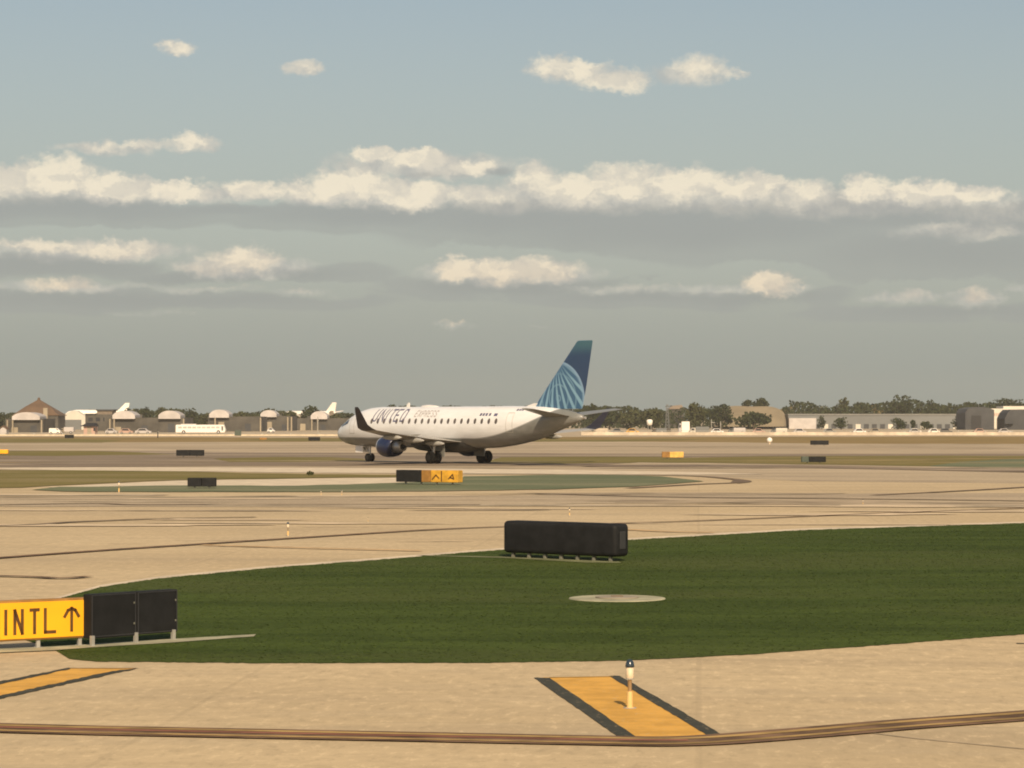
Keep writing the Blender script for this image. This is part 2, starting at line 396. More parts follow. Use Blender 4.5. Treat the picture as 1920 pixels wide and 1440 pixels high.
# ------------------------------------------------------------------ ground
def ZL(l): return .004 * min(l, 5) + .0015 * max(0, l - 5)
def sheet(name, pts, m, lvl, px=True, kind='structure'):
    """a level polygon; pts are image points turned into ground points, or metres"""
    z = ZL(lvl)
    P = [G(a, b, z) for a, b in pts] if px else [Vector((a, b, z)) for a, b in pts]
    area = sum(P[i].x * P[(i + 1) % len(P)].y - P[(i + 1) % len(P)].x * P[i].y for i in range(len(P)))
    if area < 0: P = P[::-1]
    o = mesh_obj(name, P, [tuple(range(len(P)))], m)
    bm = bmesh.new(); bm.from_mesh(o.data); bmesh.ops.triangulate(bm, faces=bm.faces); bm.to_mesh(o.data); bm.free()
    if kind: o['kind'] = kind
    return o
def wob(pts, step=60, amp=0.6, seed=1):
    rr = random.Random(seed); out = []
    for i in range(len(pts)):
        a, b = pts[i], pts[(i + 1) % len(pts)]
        n = max(1, int(abs(b[0] - a[0]) / step))
        for k in range(n):
            f = k / n
            out.append((a[0] + (b[0] - a[0]) * f, a[1] + (b[1] - a[1]) * f + (rr.uniform(-amp, amp) if 0 < f else 0)))
    return out
def ribbon(name, pts, width, m, lvl, px=True, kind='structure', smooth=6):
    """a painted or sealed line of a true width on the ground"""
    z = ZL(lvl)
    P = [G(a, b, z) for a, b in pts] if px else [Vector((a, b, z)) for a, b in pts]
    if smooth and len(P) > 2:
        Q = []
        for i in range(len(P) - 1):
            p0, p1, p2, p3 = P[max(i - 1, 0)], P[i], P[i + 1], P[min(i + 2, len(P) - 1)]
            for k in range(smooth):
                u = k / smooth
                Q.append(0.5 * ((2 * p1) + (p2 - p0) * u + (2 * p0 - 5 * p1 + 4 * p2 - p3) * u * u + (3 * p1 - p0 - 3 * p2 + p3) * u ** 3))
        P = Q + [P[-1]]
    L, Rr = [], []
    for i, p in enumerate(P):
        d = (P[min(i + 1, len(P) - 1)] - P[max(i - 1, 0)]).normalized(); nn = Vector((-d.y, d.x, 0)) * width / 2
        L.append(p + nn); Rr.append(p - nn)
    n = len(P)
    o = mesh_obj(name, L + Rr, [(i + n, i + n + 1, i + 1, i) for i in range(n - 1)], m)
    if kind: o['kind'] = kind
    return o

gr_ = mesh_obj('ground', [(-9000, -600, 0), (9000, -600, 0), (9000, 20000, 0), (-9000, 20000, 0)], [(0, 1, 2, 3)], M['concrete']); gr_['kind'] = 'structure'
X0, X1 = -500, 2420
sheet('taxiway', [(X0, 930), (X0, 838), (X1, 836), (X1, 912), (1500, 902), (1320, 893), (900, 884), (300, 880)], M['far_concrete'], 1)
sheet('apron', [(X0, 838), (X0, 791), (X1, 791), (X1, 836)], M['far_concrete'], 2)
sheet('grass_strip', wob([(X0, 831), (X0, 818.5), (600, 820.5), (1300, 819), (X1, 817.5), (X1, 834), (1500, 831), (1200, 828), (700, 828)], 90, .5, 3), M['dry'], 3)
sheet('grass_strip', wob([(X0, 831), (X0, 823.5), (120, 822), (230, 826), (190, 830)], 60, .4, 4), M['olive'], 4)
sheet('grass_strip', wob([(420, 826), (520, 821.6), (700, 822), (980, 823), (1090, 824.5), (1260, 822.5), (1330, 824), (1150, 828), (700, 828)], 50, .6, 5), M['olive'], 4)
sheet('runway', wob([(X0, 857), (X0, 843), (200, 845), (500, 848), (1230, 851), (X1, 850), (X1, 854), (1300, 857), (1130, 872), (600, 874), (0, 870), (X0, 872)], 120, .4, 6), M['asphalt'], 3)
sheet('grass_strip', wob([(X0, 851), (0, 845.5), (140, 845), (260, 848), (330, 852), (100, 855)], 60, .4, 7), M['olive'], 4)
sheet('grass_strip', wob([(400, 860), (520, 856.5), (620, 857), (680, 860), (690, 864), (560, 866), (430, 866)], 50, .5, 8), M['olive'], 5)
sheet('grass_strip', wob([(905, 868), (940, 857), (1120, 856), (1235, 856.5), (1290, 859), (1180, 868), (1000, 869)], 60, .5, 9), M['olive'], 5)
sheet('grass_strip', wob([(1170, 866), (1290, 858), (1420, 855.5), (1700, 854.5), (X1, 853), (X1, 880), (1850, 876), (1600, 871.5), (1400, 869)], 70, .6, 10), M['olive'], 6)
sheet('grass_strip', wob([(1740, 874), (1800, 866), (1900, 860), (X1, 862), (X1, 880), (1850, 876)], 50, .6, 12), M['teal'], 7)
sheet('taxiway_shoulder', wob([(X0, 874), (500, 868.8), (1000, 868), (1130, 872), (1300, 871), (1500, 872), (1800, 878), (X1, 886), (X1, 889), (1800, 883), (1500, 877), (1000, 873), (400, 873), (X0, 880)], 100, .3, 11), M['asphalt'], 8)
ribbon('pavement_joint', [(X0, 873), (620, 870.8), (900, 870.8), (1330, 872.5)], 1.3, M['seal'], 9)
ribbon('pavement_joint', [(1100, 875), (1160, 874.2), (1330, 874)], 1.6, M['seal'], 10)
ribbon('pavement_joint', [(1330, 875), (1500, 876), (1800, 882.5), (2100, 889)], 1.4, M['seal'], 9)
sheet('pavement_edge', wob([(X0, 879), (200, 876), (600, 877), (1000, 880), (1300, 885), (1440, 889), (1300, 890), (900, 888), (600, 886.5), (400, 884), (0, 880), (X0, 883)], 90, .3, 13), M['pale'], 8)
# olive island and the pale and green strips in front of the airliner
sheet('grass_island', wob([(X0, 925), (X0, 884), (0, 881), (180, 882), (400, 885), (590, 889), (760, 890), (780, 894), (590, 896), (330, 900), (150, 908), (40, 914)], 50, .7, 14), M['olive'], 9)
sheet('service_path', [(90, 913), (330, 901), (600, 897), (870, 894), (1160, 893), (1160, 898), (870, 902), (600, 911), (330, 913), (120, 915)], M['pale'], 10)
sheet('grass_island', wob([(60, 918), (110, 912.5), (230, 911.5), (350, 910), (560, 910.5), (740, 905), (860, 901), (870, 893), (1000, 890.5), (1130, 889.5), (1240, 893), (1320, 902), (1190, 912), (1040, 917), (880, 919.5), (640, 922), (300, 922), (120, 921)], 45, .5, 15), M['teal'], 11)
ribbon('pavement_joint', [(870, 888), (1100, 889.5), (1290, 892), (1375, 898), (1398, 902.5), (1375, 905), (1300, 908), (1180, 915)], 0.7, M['seal'], 12)
sheet('pavement_edge', [(1376, 899), (1402, 901.5), (1404, 904), (1385, 906), (1370, 904)], M['seal'], 13)
ribbon('pavement_joint', [(1005, 926), (1060, 927), (1280, 932), (1600, 935), (1920, 939), (2150, 943)], 0.7, M['seal'], 12)
ribbon('pavement_joint', [(1640, 928), (1800, 920), (1920, 913), (2150, 898)], 0.6, M['seal'], 13)
ribbon('pavement_joint', [(X0, 957), (120, 944), (260, 946), (500, 945), (900, 946)], 0.5, M['seal'], 12)
ribbon('pavement_joint', [(X0, 992), (0, 985), (140, 978), (300, 972), (480, 969)], 0.45, M['seal'], 12)
sheet('taxiway_shoulder', wob([(X0, 950), (X0, 936), (300, 931), (700, 931), (1100, 927), (1500, 926), (X1, 922), (X1, 948), (1500, 942), (1100, 944), (700, 952), (300, 950)], 70, .8, 16), M['far_concrete'], 3)
ribbon('taxiway_line', [(X0, 1082), (0, 1045), (180, 1032), (350, 1021), (620, 1004), (800, 993), (940, 987), (1180, 980), (1330, 975), (1600, 964), (1920, 952), (2150, 943)], 0.36, M['brown_line'], 12)
ribbon('taxiway_line', [(380, 1021), (540, 1026), (790, 1032)], 0.26, M['orange_line'], 13)
ribbon('taxiway_line', [(1170, 992), (1250, 996), (1340, 998)], 0.3, M['orange_line'], 13)
ribbon('taxiway_line', [(X0, 1070), (0, 1079), (110, 1083), (167, 1080)], 0.3, M['brown_line'], 13)
ribbon('pavement_crack', [(1590, 1368), (1700, 1382), (1800, 1392), (1960, 1407), (2150, 1420)], 0.035, mat('old_crack', (.38,.30,.20), .9, .3, 1.5), 2)
ribbon('pavement_joint', [(1906, 1206), (2000, 1207)], 0.14, M['black_paint'], 2)

# stains, repairs and rubber marks scattered on the distant pavement
def marks(name, seed, n, bands, m, lvl, lo, hi):
    rr = random.Random(seed); v = []; f = []
    for i in range(n):
        y0, y1 = rr.choice(bands); py = rr.uniform(y0, y1); px = rr.uniform(-250, 2170)
        c = G(px, py, ZL(lvl) + .0001 * i); L = rr.uniform(lo, hi); wd = L * rr.uniform(.06, .22); a0 = rr.gauss(0, .05); K = 14
        k_ = len(v)
        for j in range(K):
            a = 2 * math.pi * j / K; q = rr.uniform(.6, 1.15)
            x, y = math.cos(a) * L / 2 * q, math.sin(a) * wd / 2 * q
            v.append((c.x + x * math.cos(a0) - y * math.sin(a0), c.y + x * math.sin(a0) + y * math.cos(a0), c.z))
        f.append(tuple(range(k_, k_ + K)))
    o = mesh_obj(name, v, f, m); o['kind'] = 'structure'
marks('pavement_stains', 31, 46, [(832, 842), (876, 880), (924, 958)], mat('stain_dark', (.36, .29, .20), .95, .3, .3, spec=.1), 4, 5, 22)
marks('pavement_stains', 32, 34, [(832, 842), (862, 869), (926, 962)], mat('stain_grey', (.41, .34, .24), .95, .3, .3, spec=.1), 5, 6, 26)
marks('pavement_patches', 33, 34, [(833, 842), (924, 985)], mat('patch_pale', (.62, .50, .34), .95, .2, .3, spec=.1), 7, 3, 14)
marks('pavement_stains', 34, 14, [(965, 1025)], mat('stain_oil', (.46, .365, .24), .95, .3, .8, spec=.1), 1, .8, 3.0)
marks('dry_patches', 35, 40, [(819.5, 829), (857, 869)], mat('patch_dry', (.30, .225, .10), .95, .3, .2, spec=.1), 8, 4, 24)

# the near lawn
LAWN = [(60, 1140), (100, 1125), (190, 1100), (300, 1084), (500, 1065), (700, 1050), (870, 1036), (1180, 1012), (1500, 994), (1920, 980.5), (2450, 966),
        (2450, 1158), (1920, 1189), (1600, 1213), (1400, 1227), (1180, 1238), (900, 1242.5), (500, 1243), (180, 1240), (130, 1235), (104, 1219), (20, 1190)]
edge_pts = [(20, 1150), (100, 1121.5), (190, 1096.5), (300, 1080.5), (500, 1061.5), (700, 1046.8), (870, 1033), (1180, 1009), (1500, 991), (1920, 978), (2450, 963)]
sheet('pavement_edge', edge_pts + [(2450, 970), (1920, 984), (1500, 998), (1180, 1016), (870, 1041), (700, 1055), (500, 1070), (300, 1090), (190, 1106), (100, 1132), (20, 1165)], M['pale'], 1)
lawn = sheet('lawn_ground', wob(LAWN, 9, .55, 41), M['lawn'], 2)
def in_poly(x, y, poly):
    ins = np.zeros(len(x), bool); n = len(poly)
    for i in range(n):
        x1, y1 = poly[i]; x2, y2 = poly[(i + 1) % n]
        c = ((y1 > y) != (y2 > y)) & (x < (x2 - x1) * (y - y1) / (y2 - y1 + 1e-12) + x1)
        ins ^= c
    return ins
def grass_blades(poly, n, seed, hmin, hmax, name):
    rng = np.random.default_rng(seed)
    P = [G(a, b) for a, b in poly]; P2 = [(p.x, p.y) for p in P]
    xs = [p[0] for p in P2]; ys = [p[1] for p in P2]
    x = rng.uniform(min(xs), max(xs), n * 4); y = rng.uniform(min(ys), max(ys), n * 4)
    ok = in_poly(x, y, P2) & (np.abs(x) < y * 0.2 + 0.5)
    x, y = x[ok][:n], y[ok][:n]; k = len(x)
    a = rng.uniform(0, math.pi, k); w_ = rng.uniform(0.012, 0.035, k); h = rng.uniform(hmin, hmax, k)
    lx = rng.normal(0, .025, k); ly = rng.normal(0, .025, k)
    V = np.empty((k, 3, 3)); z0 = 0.008
    V[:, 0] = np.stack([x - np.cos(a) * w_, y - np.sin(a) * w_, np.full(k, z0)], 1)
    V[:, 1] = np.stack([x + np.cos(a) * w_, y + np.sin(a) * w_, np.full(k, z0)], 1)
    V[:, 2] = np.stack([x + lx, y + ly, z0 + h], 1)
    me = bpy.data.meshes.new(name); me.vertices.add(k * 3); me.vertices.foreach_set('co', V.ravel())
    me.loops.add(k * 3); me.loops.foreach_set('vertex_index', np.arange(k * 3)); me.polygons.add(k)
    me.polygons.foreach_set('loop_start', np.arange(0, k * 3, 3)); me.update(); me.validate()
    me.materials.append(M['blade'])
    o = bpy.data.objects.new(name, me); C.objects.link(o)
    tag(o, 'short mown green grass between the two taxiways', 'grass'); o['kind'] = 'stuff'
    return o
grass_blades(LAWN, 110000, 5, 0.002, 0.008, 'lawn_grass')

# concrete pads and the round manhole in the lawn
sheet('sign_pad', [(-60, 1218), (100, 1212), (300, 1199), (480, 1189), (476, 1193), (420, 1197), (330, 1204), (165, 1214), (100, 1219), (-60, 1226)], M['pad'], 4)
sheet('sign_pad', [(780, 1040.5), (940, 1043.5), (1160, 1053), (1166, 1055), (1100, 1054.5), (940, 1045.8), (800, 1042)], M['moss'], 4)
mc = G(1157, 1123.5)
mh = thing('manhole', 'round concrete manhole pad with a pinkish cover lying in the mown lawn', 'manhole', (mc.x, mc.y, 0.01))
MB().lathe([(0, .94), (0.015, .93), (0.02, .88)], 40).build('pad', M['pad'], mh)
MB().lathe([(0.024, 0.42), (0.04, 0.42), (0.045, 0.36)], 28).build('cover', mat('cover_rust', (0.30, 0.26, 0.19), 0.8), mh)
MB().box(-.12, .12, -.02, .02, 0.045, 0.06).build('handle', M['brown_line'], mh)

# yellow shoulder stripes with black borders, and the double edge line
def stripe(pts, bl, br):
    sheet('shoulder_stripe', pts, M['yellow_paint'], 1)
    for q in (bl, br): sheet('stripe_border', wob(q, 7, .8, 21), M['black_paint'], 2)
stripe([(1018, 1270), (1150, 1268), (1348, 1378), (1340, 1384), (1190, 1384)],
       [(1001, 1270.5), (1030, 1270.5), (1193, 1381.5), (1160, 1381.5)], [(1142, 1267), (1162, 1267), (1354, 1377), (1324, 1377)])
ribbon('stripe_border', [(1030, 1269.8), (1150, 1267.8)], 0.05, M['worn_yellow'], 3)
stripe([(-300, 1339), (-300, 1330), (0, 1279), (130, 1253), (255, 1253), (0, 1307), (-300, 1373)],
       [(-300, 1340), (0, 1277), (130, 1251.4), (132, 1254), (0, 1283), (-300, 1352)], [(262, 1252.4), (210, 1258), (0, 1304), (-300, 1368), (-300, 1378), (0, 1310), (140, 1279)])
ribbon('stripe_border', [(128, 1252.3), (255, 1252.6)], 0.05, M['brown_line'], 3)
EL = [(-500, 1346), (0, 1364), (400, 1373), (800, 1381), (1100, 1387), (1290, 1388.5), (1500, 1374), (1700, 1357), (1920, 1341), (2300, 1312)]
ribbon('edge_line_base', EL, .84, M['brown_line'], 4)
def shifted(d): return [(x, y + d) for x, y in EL]
ribbon('edge_line', shifted(-5), 0.15, M['worn_yellow'], 5)
ribbon('edge_line', shifted(4.5), 0.12, M['worn_yellow'], 5)
ribbon('edge_line', [p for p in shifted(-1.5) if p[0] < 1300], 0.12, M['red_line'], 5)

# ------------------------------------------------------------------ lettering made of strokes
FONT = {'I': [[(.0, 0), (.0, 1)]], 'N': [[(0, 0), (0, 1), (.55, 0), (.55, 1)]], 'T': [[(0, 1), (.6, 1)], [(.3, 1), (.3, 0)]],
 'L': [[(0, 1), (0, 0), (.5, 0)]], 'U': [[(0, 1), (0, .25), (.12, .05), (.28, 0), (.44, .05), (.56, .25), (.56, 1)]],
 'E': [[(.5, 1), (0, 1), (0, 0), (.5, 0)], [(0, .52), (.42, .52)]], 'D': [[(0, 0), (0, 1), (.3, 1), (.5, .85), (.58, .5), (.5, .15), (.3, 0), (0, 0)]],
 'X': [[(0, 0), (.55, 1)], [(0, 1), (.55, 0)]], 'P': [[(0, 0), (0, 1), (.4, 1), (.52, .88), (.52, .64), (.4, .5), (0, .5)]],
 'R': [[(0, 0), (0, 1), (.4, 1), (.52, .88), (.52, .64), (.4, .5), (0, .5)], [(.25, .5), (.55, 0)]],
 'S': [[(.5, .85), (.36, 1), (.14, 1), (0, .86), (0, .66), (.5, .36), (.5, .14), (.36, 0), (.14, 0), (0, .15)]],
 'A': [[(0, 0), (.28, 1), (.56, 0)], [(.1, .34), (.46, .34)]]}
ADV = {'I': .32, 'L': .78, 'T': .85}
def strokes(text, h, gap=.88):
    out = []; x = 0
    for ch in text:
        if ch == ' ': x += .5 * h; continue
        for s in FONT[ch]: out.append([(x + a * h, b * h) for a, b in s])
        x += ADV.get(ch, gap) * h
    return out, x
def stroke_mesh(sts, wd, fn, step=0.12, depth=None):
    """flat bars following strokes; fn maps (u, v) on the face to a 3-D point"""
    mb = MB()
    for s in sts:
        for i in range(len(s) - 1):
            a, b = Vector(s[i]), Vector(s[i + 1]); d = b - a; L = d.length; d = d / L; nn = Vector((-d.y, d.x)) * wd / 2
            a2 = a - d * wd * .45; L2 = L + wd * .9; k = max(1, int(L2 / step))
            v = []; f = []
            for j in range(k + 1):
                p = a2 + d * (L2 * j / k); v += [fn(*(p + nn)), fn(*(p - nn))]
            for j in range(k): f.append((2 * j, 2 * j + 1, 2 * j + 3, 2 * j + 2))
            mb.add(v, f)
    return mb

# ------------------------------------------------------------------ signs
def sign_root(name, label, pL, pR, cat='sign', group=None):
    A, B = G(*pL), G(*pR); d = B - A
    return thing(name, label, cat, (A.x, A.y, 0), math.atan2(d.y, d.x), group), d.length
SG = 'airfield signs beside the taxiways'
# INTL sign: yellow, facing us
r, L = sign_root('taxiway_sign', 'large yellow airfield sign reading INTL with an upward arrow', (-160, 1228), (168, 1211), group=SG)
zb, zt = 0.13, 0.745
MB().box(0, L, 0, 0.16, zb, zt).build('sign_case', M['sign_rim'], r, bevel=0.02)
face = MB().box(0.03, L - 0.022, -0.012, 0.0, zb + 0.03, zt - 0.035).build('sign_face', M['sign_yellow'], r, bevel=0.004)
fh = 0.345; zf = zb + 0.115
def uv_to(x0, z0, sx=1.0): return lambda u, v: Vector((x0 + u * sx, -0.016, z0 + v))
def fx(px):       # distance along this sign for an image column
    A, B = G(-160, 1228), G(168, 1211); r_ = ray(px, 1200); d = (B - A)
    k = (A.x * r_.y - A.y * r_.x) / (d.y * r_.x - d.x * r_.y)
    return k * d.length
for ch, pa, pb in (('I', 10, 10), ('N', 27, 41), ('T', 57, 71), ('L', 84, 102)):
    a, b_ = fx(pa), fx(pb); wd0 = max(p[0] for s in FONT[ch] for p in s) or 1
    sts = [[(u * (b_ - a) / wd0 if ch != 'I' else 0, v * fh) for u, v in s] for s in FONT[ch]]
    stroke_mesh(sts, 0.050, uv_to(a, zf)).build('letter', M['letter'], face)
ax = fx(133.5)
stroke_mesh([[(0, 0.01), (0, fh)], [(-.115, fh - .12), (-.06, fh - .03), (0, fh)], [(.115, fh - .12), (.06, fh - .03), (0, fh)]], 0.048, uv_to(ax, zf + .0)).build('arrow', M['letter'], face)
for px in (-120, -20, 74, 152):
    x = fx(px); MB().box(x - .028, x + .028, 0.03, 0.09, 0.012, zb).box(x - .045, x + .045, 0.01, 0.12, 0.0, 0.02).build('leg', M['galv'], r, bevel=.004)
# its blank black neighbour, two panels
r, L = sign_root('taxiway_sign', 'blank black two-panel sign standing right of the yellow INTL sign', (171, 1213), (333, 1200), group=SG)
m_ = L * 0.52
MB().box(0, m_ - .01, 0, .2, .12, .80).build('sign_case', M['sign_black'], r, bevel=.015)
MB().box(m_ + .01, L, 0, .2, .13, .80).build('sign_case', M['sign_black'], r, bevel=.015)
for xa, xb in ((.0, m_ - .01), (m_ + .01, L)):
    mb = MB()
    for q in ((xa + .01, xb - .01, .775, .79), (xa + .01, xb - .01, .145, .16), (xa + .01, xa + .025, .16, .775), (xb - .025, xb - .01, .16, .775)): mb.box(q[0], q[1], -.006, .002, q[2], q[3])
    mb.build('frame', mat('frame_dark', (.03, .03, .032), .5), r)
    for zz in (.3, .62): MB().box(xb - .055, xb - .04, -.014, .002, zz, zz + .03).build('latch', M['dull_leg'], r)
for x in (0.02, m_ - .02, L - .09): MB().box(x - .028, x + .028, -.03, .03, 0.012, .17).box(x - .042, x + .042, -.05, .06, 0.0, 0.02).build('leg', M['galv'], r, bevel=.004)
# thick black sign seen from behind on the lawn edge
r, L = sign_root('taxiway_sign', 'long black rounded sign case turned away at the far edge of the lawn', (942, 1045), (1154, 1054), group=SG)
o = MB().box(0, L, 0, .58, .12, .93).build('sign_case', M['sign_black'], r, bevel=.11, smooth=True, seg=5)
for x in np.linspace(.25, L - .25, 7): MB().box(x - .04, x + .04, .1, .18, .0, .14).build('leg', M['dull_leg'], r, bevel=.004)
MB().box(L - .02, L + .012, .18, .40, .31, .74).build('end_plate', mat('end_grey', (0.035, 0.035, 0.036), .5), r, bevel=.01)

def small_sign(label, x0, x1, yb, yt, panels, thick=.35, dy=0.0, legs=2, texts=()):
    r, L = sign_root('taxiway_sign', label, (x0, yb), (x1, yb + dy), group=SG)
    Y = G((x0 + x1) / 2, yb).y; h = (yb - yt) / F * Y
    z0 = min(.16, h * .2)
    x = 0
    for fr, mt in panels:
        c = MB().box(x + .01, x + fr * L - .01, 0, thick, z0, h).build('sign_case', M[mt], r, bevel=.03)
        for (pf, sts, ht) in texts:
            if pf == mt:
                for grp in sts:
                    mbs = stroke_mesh([[(x + fr * L * (u), z0 + (h - z0) * v) for u, v in grp]], ht, lambda u, v: Vector((u, -.01, v)))
                    mbs.build('letter', M['letter'], c)
        x += fr * L
    for k in range(legs):
        u = L * (k + .5) / legs; MB().box(u - .04, u + .04, thick * .4, thick * .4 + .08, 0, z0 + .02).build('leg', M['galv'], r)
    return r
small_sign('black and amber three-part sign standing in front of the airliner', 742, 859, 909, 881,
  [(.41, 'sign_black'), (.15, 'sign_rim'), (.44, 'sign_amber')], .55, 1.5, 4,
  [('sign_amber', [[(.07, .25), (.2, .6), (.3, .35)], [(.40, .12), (.40, .9)], [(.66, .30), (.80, .66), (.84, .30), (.70, .42)]], .07)])
small_sign('squat black sign standing on the cool green strip by the olive grass', 351, 405, 916.5, 896, [(.5, 'sign_black'), (.5, 'sign_black')], .4, 0)
small_sign('wide black sign with pale top edge on the runway margin behind the squat one', 330, 382, 857.5, 843.5, [(.5, 'sign_black'), (.5, 'sign_black')], .6, 0)
small_sign('tiny black sign in front of the beige truck', 121, 138, 823, 815, [(1, 'sign_black')], .5, 0)
small_sign('tiny black sign on the dry grass left of the airliner nose', 578, 600, 828, 819.5, [(1, 'sign_black')], .5, 0)
small_sign('faint low brown sign on the grass left of the tiny black one', 487, 500, 825.5, 820.5, [(1, 'sign_rim')], .5, 0)
small_sign('small dark sign with a hooked end on the dry grass far right', 1520, 1554, 836, 826, [(1, 'sign_black')], .6, 0)
small_sign('small black sign with an olive end below the dark one, far right', 1503, 1549, 869, 856, [(.3, 'dark_green'), (.7, 'sign_black')], .5, 0)
small_sign('small sign with dark left end and bright amber face right of the airliner', 1241, 1282, 860.5, 847, [(.35, 'sign_rim'), (.65, 'sign_pale')], .5, 0)
small_sign('small bright amber sign cut by the left edge of the view', -30, 15, 852.5, 843, [(1, 'sign_yellow')], .5, 0)

# ------------------------------------------------------------------ elevated edge lights
def edge_light(label, px, py, h, kind='near', group='edge lights along the taxiways'):
    g0 = G(px, py); s = h / .59
    r = thing('edge_light', label, 'edge light', (g0.x, g0.y, 0), 0, group)
    MB().lathe([(0, .06 * s), (.012 * s, .06 * s), (.018 * s, .034 * s), (.2 * s, .034 * s), (.205 * s, .026 * s)], 14).build('base_tube', M['stake_yellow'], r, True)
    MB().lathe([(.205 * s, .024 * s), (.35 * s, .024 * s), (.352 * s, .042 * s), (.372 * s, .048 * s), (.49 * s, .048 * s), (.495 * s, .03 * s)], 14).build('stem', M['cream'], r, True)
    MB().lathe([(-.004, .085 * s), (.006, .085 * s), (.012, .07 * s)], 16).build('base_plate', M['galv'], r)
    MB().lathe([(.345 * s, .03 * s), (.35 * s, .052 * s), (.362 * s, .052 * s), (.366 * s, .03 * s)], 14).build('collar', M['galv'], r)
    MB().lathe([(.495 * s, .05 * s), (.50 * s, .058 * s), (.525 * s, .052 * s), (.56 * s, .044 * s), (.585 * s, .025 * s), (.59 * s, .006 * s)], 14).build('lens', M['lens_blue'], r, True)
    return r
edge_light('edge light on a cream and yellow stem standing on the near yellow stripe', 1181, 1328, .59)
edge_light('little edge light just behind the long black sign case', 1068, 967, .3)
edge_light('little pale edge light left of centre beside the dark taxiway line', 540, 1005, .42)
edge_light('little edge light on the concrete at far right beside the thin dark joint', 1618, 946, .22)
edge_light('pale stake-like edge light near the left end of the cool green strip', 223, 923, .55)
edge_light('blue edge light, left one of the pair by the green strip', 602, 929, .24)
edge_light('blue edge light, right one of the pair by the green strip', 641, 929, .24)
edge_light('tiny edge light on the pale pavement below the airliner nose', 690, 979, .16)
e = G(1443, 833); r = thing('marker_light', 'white ball-shaped marker on the dry grass right of the amber sign', 'marker light', (e.x, e.y, 0))
MB().tube((0, 0, 0), (0, 0, .3), .12).build('stem', M['cream'], r)
MB().lathe([(.2 + .4 + .4 * math.sin(a), max(.02, .4 * math.cos(a))) for a in np.linspace(-1.5, 1.5, 9)], 14).build('globe', M['bright'], r, True)
e = G(582, 892); r = thing('bush', 'small green bush on the tip of the olive grass island', 'bush', (e.x, e.y, 0))
bush_later = (r, .65, .7)

# ------------------------------------------------------------------ the regional airliner
YAW = R(130)
g0 = G(861, 869.5)
MX = 16.2
plane = thing('airliner', 'white twin-engine regional airliner with blue globe tail taxiing away', 'airliner', (g0.x, g0.y, 0.04), YAW)
ST = [(0, 2.28, .03), (-.25, 2.29, .36), (-.8, 2.33, .70), (-1.6, 2.42, .99), (-2.6, 2.60, 1.28), (-3.8, 2.76, 1.50), (-5.2, 2.85, 1.63), (-6.6, 2.87, 1.66), (-10, 2.87, 1.66), (-14, 2.87, 1.66),
      (-18, 2.87, 1.66), (-20.5, 2.89, 1.645), (-22.5, 2.97, 1.57), (-24.5, 3.10, 1.42), (-26.5, 3.28, 1.21), (-28.0, 3.46, .93), (-29.4, 3.58, .64), (-30.5, 3.62, .36), (-31.1, 3.63, .16)]
sx_ = np.array([-s[0] for s in ST]); sz_ = np.array([s[1] for s in ST]); sh_ = np.array([s[2] for s in ST])
def herm(x, xs, ys):
    i = int(np.clip(np.searchsorted(xs, x) - 1, 0, len(xs) - 2)); h_ = xs[i + 1] - xs[i]; u = (x - xs[i]) / h_
    def sl_(k):
        if k == 0: return (ys[1] - ys[0]) / (xs[1] - xs[0])
        if k == len(xs) - 1: return (ys[-1] - ys[-2]) / (xs[-1] - xs[-2])
        a = (ys[k] - ys[k - 1]) / (xs[k] - xs[k - 1]); b = (ys[k + 1] - ys[k]) / (xs[k + 1] - xs[k])
        return 0 if a * b <= 0 else 2 * a * b / (a + b)
    m0, m1 = sl_(i) * h_, sl_(i + 1) * h_
    return ys[i] * (2 * u**3 - 3 * u * u + 1) + m0 * (u**3 - 2 * u * u + u) + ys[i + 1] * (-2 * u**3 + 3 * u * u) + m1 * (u**3 - u * u)
def zc(x): return herm(-x, sx_, sz_)
def hh(x): return herm(-x, sx_, sh_)
def surf(x, z, off=.012, side=1):
    h_ = hh(x); q = max(-.999, min(.999, (z - zc(x)) / h_)); y = .90 * h_ * math.sqrt(1 - q * q)
    n = Vector((0, y / (.81 * h_ * h_), (z - zc(x)) / (h_ * h_))).normalized()
    return Vector((x, side * (y + n.y * off), z + n.z * off))
# body paint: white above, grey belly that sweeps up to the tail
m, k, b = new_mat('fuselage_paint')
co = k.n('ShaderNodeTexCoord').outputs['Object']; x, y, z = k.xyz(co)
bx = k.m('ADD', 1.95, k.m('MULTIPLY', k.m('POWER', k.m('MAXIMUM', k.m('MULTIPLY', k.m('ADD', x, 19.5), -1.0), 0.0), 1.75), .048))
msk = k.rng(k.m('SUBTRACT', z, bx), -.02, .02)
dirt = k.rng(k.noise(k.vm('MULTIPLY', co, (.5, 1, 2)), 1.4, 4), .35, .7)
c = k.mix(msk, k.mix(dirt, (.19, .195, .18), (.25, .25, .235)), k.mix(dirt, (.80, .80, .78), (.87, .87, .86)))
ln = k.rng(k.m('ABSOLUTE', k.m('SUBTRACT', z, k.m('ADD', bx, .03))), .06, .03)
c = k.mix(k.m('MULTIPLY', ln, .6), c, (.12, .13, .12))
k.put(b.inputs['Base Color'], c); b.inputs['Roughness'].default_value = .38; b.inputs['Coat Weight'].default_value = .25
M['fus'] = m
mb = MB(); xs = np.concatenate([np.linspace(0, 2.5, 14)[:-1] ** 1.0, np.linspace(2.5, 31.1, 60)])
NS = 40
mb.rings([[(-xx, .90 * hh(-xx) * math.cos(a), zc(-xx) + hh(-xx) * math.sin(a)) for a in [2 * math.pi * i / NS for i in range(NS)]] for xx in xs])
fus = mb.build('fuselage', M['fus'], plane, True, loc=(MX, 0, 0))
